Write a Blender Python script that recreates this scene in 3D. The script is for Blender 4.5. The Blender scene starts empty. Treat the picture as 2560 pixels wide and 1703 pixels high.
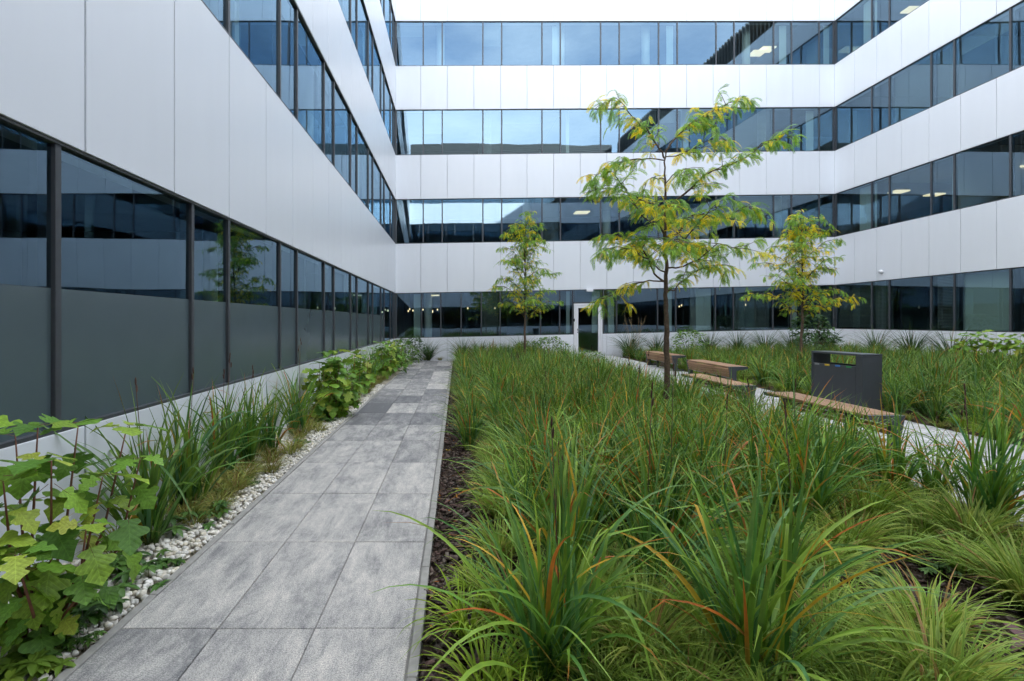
import bpy, bmesh, math, random
import numpy as np
from mathutils import Vector, Matrix
R = math.radians
SC = bpy.context.scene
COL = SC.collection

# ------------------------------------------------------------------ camera, sky, sun, exposure
CAM_H, FPX, VX, VY = 1.575, 1260.0, 1143.0, 803.0        # eye height, focal length in photo pixels, vanishing point
cam = bpy.data.cameras.new('camera')
cam.sensor_fit = 'HORIZONTAL'; cam.sensor_width = 36.0
cam.lens = FPX / 2560.0 * 36.0
cam.shift_x = (1280.0 - VX) / 2560.0
cam.shift_y = -(851.5 - VY) / 2560.0
cam.clip_start = 0.05; cam.clip_end = 2000.0
cam_o = bpy.data.objects.new('camera', cam); COL.objects.link(cam_o)
cam_o.location = (0, 0, CAM_H); cam_o.rotation_euler = (R(90), 0, 0)
SC.camera = cam_o

SUN_EL, SUN_AZ = R(17.0), R(27.0)                          # azimuth from +Y towards +X
world = bpy.data.worlds.new('World'); SC.world = world; world.use_nodes = True
wn, wl = world.node_tree.nodes, world.node_tree.links
wn.clear()
wo = wn.new('ShaderNodeOutputWorld'); wb = wn.new('ShaderNodeBackground')
sky = wn.new('ShaderNodeTexSky'); sky.sky_type = 'NISHITA'; sky.sun_disc = False
sky.sun_elevation = SUN_EL; sky.sun_rotation = SUN_AZ
sky.altitude = 200; sky.air_density = 1.0; sky.dust_density = 0.6; sky.ozone_density = 1.0
tc = wn.new('ShaderNodeTexCoord'); mp = wn.new('ShaderNodeMapping'); mp.inputs['Scale'].default_value = (1.0, 1.0, 2.2)
nz = wn.new('ShaderNodeTexNoise'); nz.inputs['Scale'].default_value = 2.1; nz.inputs['Detail'].default_value = 7; nz.inputs['Roughness'].default_value = 0.58
rp = wn.new('ShaderNodeValToRGB'); rp.color_ramp.elements[0].position = 0.36; rp.color_ramp.elements[1].position = 0.72
rp.color_ramp.elements[0].color = (0.16, 0.16, 0.16, 1); rp.color_ramp.elements[1].color = (0.85, 0.85, 0.85, 1)
mx = wn.new('ShaderNodeMix'); mx.data_type = 'RGBA'
mx.inputs[7].default_value = (8.0, 7.9, 7.7, 1)            # lit cloud
wl.new(tc.outputs['Generated'], mp.inputs['Vector']); wl.new(mp.outputs[0], nz.inputs['Vector']); wl.new(nz.outputs['Fac'], rp.inputs['Fac'])
wl.new(rp.outputs[0], mx.inputs[0]); wl.new(sky.outputs[0], mx.inputs[6]); wl.new(mx.outputs[2], wb.inputs['Color'])
wb.inputs['Strength'].default_value = 0.15
wl.new(wb.outputs[0], wo.inputs['Surface'])

sl = bpy.data.lights.new('sun', 'SUN'); sl.energy = 4.0; sl.angle = R(0.5); sl.color = (1.0, 0.92, 0.82)
so = bpy.data.objects.new('sun', sl); COL.objects.link(so)
sdir = Vector((math.sin(SUN_AZ) * math.cos(SUN_EL), math.cos(SUN_AZ) * math.cos(SUN_EL), math.sin(SUN_EL)))
so.rotation_euler = sdir.to_track_quat('Z', 'Y').to_euler(); so.location = (30, 60, 40)

SC.view_settings.view_transform = 'Standard'; SC.view_settings.look = 'None'
SC.view_settings.gamma = 1.0; SC.view_settings.use_curve_mapping = False
SC.view_settings.exposure = 2.49
SC.render.engine = 'CYCLES'
SC.cycles.use_denoising = True
SC.cycles.adaptive_threshold = 0.02
SC.cycles.max_bounces = 7; SC.cycles.diffuse_bounces = 5; SC.cycles.glossy_bounces = 3
SC.cycles.transparent_max_bounces = 10; SC.cycles.transmission_bounces = 4
SC.cycles.caustics_reflective = False; SC.cycles.caustics_refractive = False
SC.cycles.sample_clamp_indirect = 8.0

# ------------------------------------------------------------------ helpers
def ground_z(x, y=0.0):
    """the garden climbs gently to the right of the path"""
    return 0.0226 * min(max(0.0, x + 0.1), 17.0)

def link(name, data, parent=None, loc=None, rot=None, scale=None):
    o = bpy.data.objects.new(name, data); COL.objects.link(o)
    if parent is not None: o.parent = parent
    if loc is not None: o.location = loc
    if rot is not None: o.rotation_euler = rot
    if scale is not None: o.scale = scale if hasattr(scale, '__len__') else (scale,) * 3
    return o

def tag(o, label=None, cat=None, group=None, kind=None):
    if label: o['label'] = label
    if cat: o['category'] = cat
    if group: o['group'] = group
    if kind: o['kind'] = kind
    return o

def empty(name, loc=(0, 0, 0), rz=0.0, scale=1.0):
    o = link(name, None, loc=loc, rot=(0, 0, rz), scale=scale); o.empty_display_size = 0.1
    return o

class MB:
    """collects geometry for ONE mesh"""
    def __init__(s): s.v = []; s.f = []; s.c = []; s.m = []; s.cur = 0
    def add(s, V, F, C=None):
        b = len(s.v); s.v.extend(map(tuple, V)); s.f.extend([tuple(i + b for i in f) for f in F]); s.m.extend([s.cur] * len(F))
        if C is not None:
            s.c.extend(C if hasattr(C[0], '__len__') else [tuple(C)] * len(V))
        elif s.c: s.c.extend([(1, 1, 1)] * len(V))
    def hexa(s, P, C=None):   # 8 corners: bottom ring 0-3, top ring 4-7
        s.add(P, [(3, 2, 1, 0), (4, 5, 6, 7), (0, 1, 5, 4), (1, 2, 6, 5), (2, 3, 7, 6), (3, 0, 4, 7)], C)
    def box(s, x0, x1, y0, y1, z0, z1, C=None):
        s.hexa([(x0, y0, z0), (x1, y0, z0), (x1, y1, z0), (x0, y1, z0), (x0, y0, z1), (x1, y0, z1), (x1, y1, z1), (x0, y1, z1)], C)
    def tube(s, pts, rad, sides=6, C=None, cap=True):
        pts = [Vector(p) for p in pts]; n = len(pts); V = []; F = []
        for i, p in enumerate(pts):
            d = (pts[min(i + 1, n - 1)] - pts[max(i - 1, 0)]).normalized()
            a = d.cross(Vector((0.31, 0.95, 0.02))); a = a.normalized() if a.length > 1e-4 else Vector((1, 0, 0))
            b = d.cross(a).normalized()
            for k in range(sides):
                t = 2 * math.pi * k / sides
                V.append(p + a * (math.cos(t) * rad[i]) + b * (math.sin(t) * rad[i]))
        for i in range(n - 1):
            for k in range(sides):
                k2 = (k + 1) % sides
                F.append((i * sides + k, i * sides + k2, (i + 1) * sides + k2, (i + 1) * sides + k))
        if cap:
            F.append(tuple(range(sides))[::-1]); F.append(tuple((n - 1) * sides + k for k in range(sides)))
        s.add(V, F, C)
    def mesh(s, name, mats, smooth=False, bevel=0.0):
        me = bpy.data.meshes.new(name); me.from_pydata(s.v, [], s.f)
        for m in (mats if isinstance(mats, (list, tuple)) else [mats]): me.materials.append(m)
        if s.m and max(s.m) > 0: me.polygons.foreach_set('material_index', s.m)
        if s.c:
            a = me.color_attributes.new('Col', 'FLOAT_COLOR', 'POINT')
            arr = np.ones((len(s.v), 4), dtype=np.float32); arr[:, :3] = np.array(s.c, dtype=np.float32)
            a.data.foreach_set('color', arr.ravel())
        if smooth: me.polygons.foreach_set('use_smooth', [True] * len(me.polygons))
        me.update()
        if bevel > 0:
            bm = bmesh.new(); bm.from_mesh(me)
            bmesh.ops.bevel(bm, geom=[e for e in bm.edges if e.calc_face_angle(0) > 0.5], offset=bevel, segments=1, affect='EDGES', clamp_overlap=True)
            bm.to_mesh(me); bm.free()
        return me
    def build(s, name, mats, parent=None, smooth=False, bevel=0.0, **k):
        return link(name, s.mesh(name, mats, smooth, bevel), parent, **k)

# ------------------------------------------------------------------ materials
def new_mat(name):
    m = bpy.data.materials.new(name); m.use_nodes = True
    nt = m.node_tree; return m, nt.nodes, nt.links, nt.nodes['Principled BSDF']

def N(nodes, kind, **kw):
    n = nodes.new(kind)
    for k, v in kw.items():
        if k in n.inputs.keys(): n.inputs[k].default_value = v
        else: setattr(n, k, v)
    return n

def ramp(nodes, stops):
    r = nodes.new('ShaderNodeValToRGB'); cr = r.color_ramp
    while len(cr.elements) > 1: cr.elements.remove(cr.elements[-1])
    for i, (p, c) in enumerate(stops):
        e = cr.elements[0] if i == 0 else cr.elements.new(p)
        e.position = p; e.color = (*c, 1)
    return r

def simple(name, col, rough=0.5, metal=0.0, spec=0.5, noise=0.0, nscale=40.0, bump=0.0, emit=None, estr=0.0):
    m, n, l, b = new_mat(name)
    b.inputs['Base Color'].default_value = (*col, 1); b.inputs['Roughness'].default_value = rough
    b.inputs['Metallic'].default_value = metal; b.inputs['Specular IOR Level'].default_value = spec
    if noise > 0 or bump > 0:
        t = n.new('ShaderNodeTexCoord'); z = N(n, 'ShaderNodeTexNoise', Scale=nscale, Detail=6.0); l.new(t.outputs['Object'], z.inputs['Vector'])
        if noise > 0:
            r = ramp(n, [(0.25, tuple(c * (1 - noise) for c in col)), (0.75, tuple(min(1, c * (1 + noise)) for c in col))])
            l.new(z.outputs['Fac'], r.inputs['Fac']); l.new(r.outputs[0], b.inputs['Base Color'])
        if bump > 0:
            bp = N(n, 'ShaderNodeBump', Strength=bump, Distance=0.01); l.new(z.outputs['Fac'], bp.inputs['Height']); l.new(bp.outputs[0], b.inputs['Normal'])
    if emit:
        b.inputs['Emission Color'].default_value = (*emit, 1); b.inputs['Emission Strength'].default_value = estr
    return m

def leaf_mat(name, rough=0.45, trans=0.28, rnd=0.25, hue=None, spec=0.4):
    """blade/leaf colour from the Col attribute (or a random ramp), a bit translucent"""
    m, n, l, b = new_mat(name)
    oi = n.new('ShaderNodeObjectInfo')
    if hue:
        src = ramp(n, hue); l.new(oi.outputs['Random'], src.inputs['Fac'])
    else:
        src = N(n, 'ShaderNodeVertexColor', layer_name='Col')
    mr = N(n, 'ShaderNodeMapRange'); mr.inputs['To Min'].default_value = 1 - rnd; mr.inputs['To Max'].default_value = 1 + rnd
    mm = N(n, 'ShaderNodeMath', operation='MULTIPLY'); mm.inputs[1].default_value = 7.31
    fr = N(n, 'ShaderNodeMath', operation='FRACT')
    l.new(oi.outputs['Random'], mm.inputs[0]); l.new(mm.outputs[0], fr.inputs[0]); l.new(fr.outputs[0], mr.inputs['Value'])
    tcn = n.new('ShaderNodeTexCoord'); z = N(n, 'ShaderNodeTexNoise', Scale=9.0, Detail=3.0); l.new(tcn.outputs['Object'], z.inputs['Vector'])
    mr2 = N(n, 'ShaderNodeMapRange'); mr2.inputs['From Min'].default_value = 0.3; mr2.inputs['From Max'].default_value = 0.7
    mr2.inputs['To Min'].default_value = 0.78; mr2.inputs['To Max'].default_value = 1.2; l.new(z.outputs['Fac'], mr2.inputs['Value'])
    mu = N(n, 'ShaderNodeMath', operation='MULTIPLY'); l.new(mr.outputs[0], mu.inputs[0]); l.new(mr2.outputs[0], mu.inputs[1])
    vm = N(n, 'ShaderNodeVectorMath', operation='SCALE'); l.new(src.outputs[0], vm.inputs[0]); l.new(mu.outputs[0], vm.inputs['Scale'])
    l.new(vm.outputs[0], b.inputs['Base Color']); b.inputs['Roughness'].default_value = rough; b.inputs['Specular IOR Level'].default_value = spec
    tr = n.new('ShaderNodeBsdfTranslucent'); l.new(vm.outputs[0], tr.inputs['Color'])
    ms = N(n, 'ShaderNodeMixShader'); ms.inputs[0].default_value = trans
    l.new(b.outputs[0], ms.inputs[1]); l.new(tr.outputs[0], ms.inputs[2]); l.new(ms.outputs[0], n['Material Output'].inputs['Surface'])
    return m

def glass_mat():
    m, n, l, b = new_mat('coated_window_glass'); n.remove(b)
    g = N(n, 'ShaderNodeBsdfGlossy', Roughness=0.004); g.inputs['Color'].default_value = (0.53, 0.78, 1.0, 1)
    t = n.new('ShaderNodeBsdfTransparent'); t.inputs['Color'].default_value = (0.56, 0.66, 0.64, 1)
    lw = N(n, 'ShaderNodeLayerWeight', Blend=0.5)          # Schlick curve, same from both sides of the pane
    pw = N(n, 'ShaderNodeMath', operation='POWER'); pw.inputs[1].default_value = 4.5; l.new(lw.outputs['Facing'], pw.inputs[0])
    f = N(n, 'ShaderNodeMapRange'); f.inputs['To Min'].default_value = 0.20; f.inputs['To Max'].default_value = 1.0; l.new(pw.outputs[0], f.inputs['Value'])
    ms = n.new('ShaderNodeMixShader'); l.new(f.outputs[0], ms.inputs[0]); l.new(t.outputs[0], ms.inputs[1]); l.new(g.outputs[0], ms.inputs[2])
    l.new(ms.outputs[0], n['Material Output'].inputs['Surface'])
    return m

def panel_mat():
    m, n, l, b = new_mat('white_coated_metal')
    oi = n.new('ShaderNodeObjectInfo'); t = n.new('ShaderNodeTexCoord')
    mpn = N(n, 'ShaderNodeMapping'); mpn.inputs['Scale'].default_value = (0.7, 0.7, 0.12); l.new(t.outputs['Object'], mpn.inputs['Vector'])
    z = N(n, 'ShaderNodeTexNoise', Scale=5.0, Detail=5.0); l.new(mpn.outputs[0], z.inputs['Vector'])
    r = ramp(n, [(0.3, (0.700, 0.728, 0.770)), (0.7, (0.718, 0.746, 0.788))]); l.new(z.outputs['Fac'], r.inputs['Fac'])
    mr = N(n, 'ShaderNodeMapRange'); mr.inputs['To Min'].default_value = 0.988; mr.inputs['To Max'].default_value = 1.012; l.new(oi.outputs['Random'], mr.inputs['Value'])
    vm = N(n, 'ShaderNodeVectorMath', operation='SCALE'); l.new(r.outputs[0], vm.inputs[0]); l.new(mr.outputs[0], vm.inputs['Scale'])
    l.new(vm.outputs[0], b.inputs['Base Color'])
    b.inputs['Roughness'].default_value = 0.32; b.inputs['Specular IOR Level'].default_value = 0.55
    bp = N(n, 'ShaderNodeBump', Strength=0.12, Distance=0.01); z2 = N(n, 'ShaderNodeTexNoise', Scale=1.3, Detail=1.0)
    l.new(t.outputs['Object'], z2.inputs['Vector']); l.new(z2.outputs['Fac'], bp.inputs['Height']); l.new(bp.outputs[0], b.inputs['Normal'])
    return m

def slab_mat():
    """granite-faced concrete, light and anthracite streaks along the path; obj.color.r sets how dark a slab is"""
    m, n, l, b = new_mat('melange_granite_concrete')
    oi = n.new('ShaderNodeObjectInfo'); t = n.new('ShaderNodeTexCoord'); sep = n.new('ShaderNodeSeparateColor'); l.new(oi.outputs['Color'], sep.inputs[0])
    ad = N(n, 'ShaderNodeVectorMath', operation='ADD'); cx = n.new('ShaderNodeCombineXYZ')
    mm = N(n, 'ShaderNodeMath', operation='MULTIPLY'); mm.inputs[1].default_value = 60.0; l.new(oi.outputs['Random'], mm.inputs[0])
    l.new(mm.outputs[0], cx.inputs[0]); l.new(mm.outputs[0], cx.inputs[1]); l.new(t.outputs['Object'], ad.inputs[0]); l.new(cx.outputs[0], ad.inputs[1])
    mpn = N(n, 'ShaderNodeMapping'); mpn.inputs['Scale'].default_value = (5.2, 2.2, 1.0); l.new(ad.outputs[0], mpn.inputs['Vector'])
    z = N(n, 'ShaderNodeTexNoise', Scale=1.0, Detail=5.0, Roughness=0.78, Distortion=0.35); l.new(mpn.outputs[0], z.inputs['Vector'])
    zb = N(n, 'ShaderNodeTexNoise', Scale=26.0, Detail=8.0, Roughness=0.85); l.new(ad.outputs[0], zb.inputs['Vector'])
    a1 = N(n, 'ShaderNodeMath', operation='MULTIPLY_ADD'); a1.inputs[1].default_value = 0.40; l.new(zb.outputs['Fac'], a1.inputs[0]); l.new(z.outputs['Fac'], a1.inputs[2])
    mpf = N(n, 'ShaderNodeMapping'); mpf.inputs['Scale'].default_value = (34.0, 2.6, 1.0); l.new(ad.outputs[0], mpf.inputs['Vector'])
    zf = N(n, 'ShaderNodeTexNoise', Scale=1.0, Detail=4.0, Roughness=0.7); l.new(mpf.outputs[0], zf.inputs['Vector'])
    a3 = N(n, 'ShaderNodeMath', operation='MULTIPLY_ADD'); a3.inputs[1].default_value = 0.26; l.new(zf.outputs['Fac'], a3.inputs[0]); l.new(a1.outputs[0], a3.inputs[2])
    a2 = N(n, 'ShaderNodeMath', operation='SUBTRACT'); l.new(a3.outputs[0], a2.inputs[0]); l.new(sep.outputs[0], a2.inputs[1])
    r = ramp(n, [(0.12, (0.12, 0.12, 0.124)), (0.30, (0.21, 0.207, 0.204)), (0.46, (0.36, 0.348, 0.328)), (0.66, (0.53, 0.50, 0.455))]); l.new(a2.outputs[0], r.inputs['Fac'])
    sp = N(n, 'ShaderNodeTexNoise', Scale=150.0, Detail=3.0, Roughness=0.85); l.new(ad.outputs[0], sp.inputs['Vector'])
    rs = ramp(n, [(0.32, (0.32, 0.32, 0.34)), (0.5, (1.0, 1.0, 1.0)), (0.68, (1.75, 1.72, 1.66))]); l.new(sp.outputs['Fac'], rs.inputs['Fac'])
    mu = N(n, 'ShaderNodeVectorMath', operation='MULTIPLY'); l.new(r.outputs[0], mu.inputs[0]); l.new(rs.outputs[0], mu.inputs[1])
    l.new(mu.outputs[0], b.inputs['Base Color']); b.inputs['Roughness'].default_value = 0.75
    bp = N(n, 'ShaderNodeBump', Strength=0.35, Distance=0.004); l.new(sp.outputs['Fac'], bp.inputs['Height']); l.new(bp.outputs[0], b.inputs['Normal'])
    return m

def attr_mat(name, rough=0.8, nscale=60.0, amt=0.25, spec=0.3, bump=0.0):
    m, n, l, b = new_mat(name)
    src = N(n, 'ShaderNodeVertexColor', layer_name='Col'); t = n.new('ShaderNodeTexCoord')
    z = N(n, 'ShaderNodeTexNoise', Scale=nscale, Detail=4.0); l.new(t.outputs['Object'], z.inputs['Vector'])
    mr = N(n, 'ShaderNodeMapRange'); mr.inputs['From Min'].default_value = 0.3; mr.inputs['From Max'].default_value = 0.7
    mr.inputs['To Min'].default_value = 1 - amt; mr.inputs['To Max'].default_value = 1 + amt; l.new(z.outputs['Fac'], mr.inputs['Value'])
    vm = N(n, 'ShaderNodeVectorMath', operation='SCALE'); l.new(src.outputs[0], vm.inputs[0]); l.new(mr.outputs[0], vm.inputs['Scale'])
    l.new(vm.outputs[0], b.inputs['Base Color']); b.inputs['Roughness'].default_value = rough; b.inputs['Specular IOR Level'].default_value = spec
    if bump > 0:
        bp = N(n, 'ShaderNodeBump', Strength=bump, Distance=0.01); l.new(z.outputs['Fac'], bp.inputs['Height']); l.new(bp.outputs[0], b.inputs['Normal'])
    return m

def mulch_mat():
    m, n, l, b = new_mat('bark_mulch_soil')
    t = n.new('ShaderNodeTexCoord'); v = N(n, 'ShaderNodeTexVoronoi', Scale=38.0); l.new(t.outputs['Object'], v.inputs['Vector'])
    z = N(n, 'ShaderNodeTexNoise', Scale=14.0, Detail=8.0, Roughness=0.7); l.new(t.outputs['Object'], z.inputs['Vector'])
    r = ramp(n, [(0.3, (0.022, 0.015, 0.011)), (0.55, (0.06, 0.042, 0.03)), (0.75, (0.12, 0.09, 0.07))]); l.new(z.outputs['Fac'], r.inputs['Fac'])
    l.new(r.outputs[0], b.inputs['Base Color']); b.inputs['Roughness'].default_value = 0.95; b.inputs['Specular IOR Level'].default_value = 0.15
    bp = N(n, 'ShaderNodeBump', Strength=0.9, Distance=0.02); l.new(v.outputs['Distance'], bp.inputs['Height']); l.new(bp.outputs[0], b.inputs['Normal'])
    return m

def wood_mat():
    m, n, l, b = new_mat('oiled_bench_wood')
    oi = n.new('ShaderNodeObjectInfo'); t = n.new('ShaderNodeTexCoord')
    mpn = N(n, 'ShaderNodeMapping'); mpn.inputs['Scale'].default_value = (30.0, 1.6, 30.0); l.new(t.outputs['Object'], mpn.inputs['Vector'])
    z = N(n, 'ShaderNodeTexNoise', Scale=1.0, Detail=6.0, Distortion=0.8); l.new(mpn.outputs[0], z.inputs['Vector'])
    r = ramp(n, [(0.3, (0.24, 0.125, 0.065)), (0.55, (0.37, 0.215, 0.12)), (0.75, (0.46, 0.29, 0.175))]); l.new(z.outputs['Fac'], r.inputs['Fac'])
    mr = N(n, 'ShaderNodeMapRange'); mr.inputs['To Min'].default_value = 0.82; mr.inputs['To Max'].default_value = 1.12; l.new(oi.outputs['Random'], mr.inputs['Value'])
    vm = N(n, 'ShaderNodeVectorMath', operation='SCALE'); l.new(r.outputs[0], vm.inputs[0]); l.new(mr.outputs[0], vm.inputs['Scale'])
    l.new(vm.outputs[0], b.inputs['Base Color']); b.inputs['Roughness'].default_value = 0.6
    return m

M = {}
M['panel'] = panel_mat()
M['glass'] = glass_mat()
M['mullion'] = simple('anthracite_aluminium', (0.055, 0.060, 0.068), 0.42, 0.0, 0.5, 0.08, 30)
M['head'] = simple('dark_head_profile', (0.045, 0.050, 0.048), 0.5)
M['backing'] = simple('panel_joint_backing', (0.50, 0.51, 0.54), 0.7)
M['frost'] = simple('frosted_glass_film', (0.080, 0.110, 0.124), 0.22, 0.0, 0.8, 0.05, 3)
M['slabcon'] = simple('interior_concrete', (0.20, 0.20, 0.195), 0.85, noise=0.1, nscale=3)
M['inwall'] = simple('interior_wall_paint', (0.13, 0.13, 0.125), 0.8, noise=0.15, nscale=1.5)
M['incol'] = simple('interior_white_column', (0.55, 0.58, 0.57), 0.7)
M['blind'] = simple('slatted_blind_fabric', (0.26, 0.29, 0.28), 0.75)
M['rollblind'] = simple('pale_roller_blind', (0.46, 0.54, 0.50), 0.8)
M['curtain'] = simple('pale_curtain', (0.48, 0.54, 0.54), 0.85)
M['lamp'] = simple('lit_ceiling_panel', (0.9, 0.85, 0.7), 0.5, emit=(1.0, 0.80, 0.50), estr=0.27)
M['bulb'] = simple('lit_pendant_bulb', (0.9, 0.8, 0.6), 0.5, emit=(1.0, 0.74, 0.42), estr=0.5)
M['doorwhite'] = simple('white_door_profile', (0.70, 0.71, 0.74), 0.4)
M['steel'] = simple('brushed_steel', (0.50, 0.51, 0.52), 0.35, 1.0)
M['black'] = simple('black_plastic', (0.02, 0.02, 0.022), 0.45)
M['screen'] = simple('dark_roof_louvre', (0.060, 0.058, 0.055), 0.6)
M['roofgrey'] = simple('roof_membrane', (0.2, 0.2, 0.2), 0.9)
M['slab'] = slab_mat()
M['kerb'] = simple('grey_edging_concrete', (0.30, 0.29, 0.265), 0.85, noise=0.18, nscale=18, bump=0.3)
M['mulch'] = mulch_mat()
M['paver'] = attr_mat('pale_concrete_paver', 0.8, 40.0, 0.12)
M['paverjoint'] = simple('sand_joint', (0.22, 0.215, 0.20), 0.95, noise=0.2, nscale=60)
M['pebble'] = attr_mat('white_marble_pebble', 0.55, 35.0, 0.10, 0.4)
M['gravelbase'] = simple('sandy_gravel_base', (0.34, 0.30, 0.23), 0.95, noise=0.4, nscale=70, bump=0.8)
M['chip'] = attr_mat('bark_chip', 0.9, 90.0, 0.3, 0.2)
M['wood'] = wood_mat()
M['binmetal'] = simple('slate_powder_coat', (0.052, 0.060, 0.070), 0.38, 0.0, 0.5, 0.06, 12)
M['bark'] = simple('locust_bark', (0.105, 0.070, 0.048), 0.85, noise=0.45, nscale=38, bump=0.8)
M['redstem'] = simple('reddish_stem', (0.17, 0.060, 0.030), 0.6, noise=0.3, nscale=30)
M['brownstem'] = simple('dry_brown_stalk', (0.075, 0.032, 0.020), 0.75, noise=0.3, nscale=30)
M['plume'] = simple('dry_tan_plume', (0.30, 0.22, 0.12), 0.85)
M['blade'] = leaf_mat('iris_blade', 0.45, 0.26, 0.22, spec=0.28)
M['sedge'] = leaf_mat('sedge_blade', 0.5, 0.28, 0.18, spec=0.25)
M['frond'] = leaf_mat('locust_leaflet', 0.5, 0.48, 0.05, spec=0.25)
M['oakleaf'] = leaf_mat('oakleaf_hydrangea_leaf', 0.5, 0.30, 0.16,
    hue=[(0.0, (0.11, 0.25, 0.035)), (0.35, (0.17, 0.33, 0.038)), (0.62, (0.22, 0.385, 0.042)), (0.90, (0.32, 0.44, 0.05)), (1.0, (0.38, 0.42, 0.06))], spec=0.35)
def add_veins(m):
    n, l = m.node_tree.nodes, m.node_tree.links; b = n['Principled BSDF']
    src = b.inputs['Base Color'].links[0].from_socket
    t = n.new('ShaderNodeTexCoord'); sx = n.new('ShaderNodeSeparateXYZ'); l.new(t.outputs['Object'], sx.inputs[0])
    ab = N(n, 'ShaderNodeMath', operation='ABSOLUTE'); l.new(sx.outputs[0], ab.inputs[0])
    k = N(n, 'ShaderNodeMath', operation='MULTIPLY_ADD'); k.inputs[1].default_value = -0.9; l.new(ab.outputs[0], k.inputs[0]); l.new(sx.outputs[1], k.inputs[2])
    f = N(n, 'ShaderNodeMath', operation='PINGPONG'); f.inputs[1].default_value = 0.075; l.new(k.outputs[0], f.inputs[0])
    mn = N(n, 'ShaderNodeMath', operation='MINIMUM'); l.new(f.outputs[0], mn.inputs[0]); l.new(ab.outputs[0], mn.inputs[1])
    mr = N(n, 'ShaderNodeMapRange'); mr.inputs['From Max'].default_value = 0.016; mr.inputs['To Min'].default_value = 1.45; mr.inputs['To Max'].default_value = 0.97; l.new(mn.outputs[0], mr.inputs['Value'])
    v = N(n, 'ShaderNodeVectorMath', operation='SCALE'); l.new(src, v.inputs[0]); l.new(mr.outputs[0], v.inputs['Scale']); l.new(v.outputs[0], b.inputs['Base Color'])
    bp = N(n, 'ShaderNodeBump', Strength=0.5, Distance=0.03); l.new(f.outputs[0], bp.inputs['Height']); l.new(bp.outputs[0], b.inputs['Normal'])
add_veins(M['oakleaf'])
M['leafcol'] = leaf_mat('shrub_leaf', 0.5, 0.28, 0.15)
M['yellow'] = simple('yellow_label', (0.60, 0.42, 0.03), 0.5)
M['blue'] = simple('blue_label', (0.04, 0.17, 0.50), 0.5)
M['green'] = simple('green_label', (0.03, 0.25, 0.07), 0.5)
M['greylabel'] = simple('grey_label', (0.25, 0.26, 0.27), 0.5)
M['redleaf'] = simple('maroon_leaf', (0.10, 0.030, 0.028), 0.5, noise=0.4, nscale=25)

# ------------------------------------------------------------------ ground
def sheet(name, x0, x1, y0, y1, nx, ny, z, mat, amp=0.0, seed=1):
    rng = random.Random(seed); mb = MB(); V = []; F = []
    for j in range(ny + 1):
        for i in range(nx + 1):
            x = x0 + (x1 - x0) * i / nx; y = y0 + (y1 - y0) * j / ny
            V.append((x, y, ground_z(x) + z + (rng.random() - 0.5) * amp))
    for j in range(ny):
        for i in range(nx):
            a = j * (nx + 1) + i; F.append((a, a + 1, a + nx + 2, a + nx + 1))
    mb.add(V, F)
    return mb.mesh(name, mat, True)

xs = [-400, -60, -10, -0.1, 17, 60, 400]
mb = MB(); V = [(x, y, ground_z(x) - 0.09) for y in (-400, -20, 30, 400) for x in xs]
mb.add(V, [(j * 7 + i, j * 7 + i + 1, j * 7 + i + 8, j * 7 + i + 7) for j in range(3) for i in range(6)])
tag(mb.build('ground', M['mulch']), 'dark soil ground under the courtyard garden', kind='structure')
BX0, BX1 = -0.165, 4.12           # main bed between slab path and pale paving
PX0, PX1 = 4.12, 6.45             # pale paving
tag(link('planting_bed', sheet('planting_bed', BX0, BX1, -3.3, 20.8, 60, 200, -0.035, M['mulch'], 0.03)), 'brown bark mulch of the long bed between slab path and pale paving', kind='structure')
tag(link('planting_bed', sheet('planting_bed', PX1, 15.2, -3.3, 20.6, 60, 120, -0.035, M['mulch'], 0.03)), 'brown bark mulch of the bed between pale paving and oblique wing', kind='structure')
tag(link('gravel_bed', sheet('gravel_bed', -2.62, -1.775, -3.3, 20.9, 16, 240, -0.035, M['gravelbase'], 0.02)), 'pale gravel bed at the foot of the frosted windows', kind='structure')

# ------------------------------------------------------------------ facades
SILL = [0.857, 4.77, 8.44, 12.13]
TOP = [2.735, 6.62, 10.33, 14.0]
FASCIA, ROOF = 16.0, 17.7
GD = -0.050                        # glass plane behind the panel face

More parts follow.
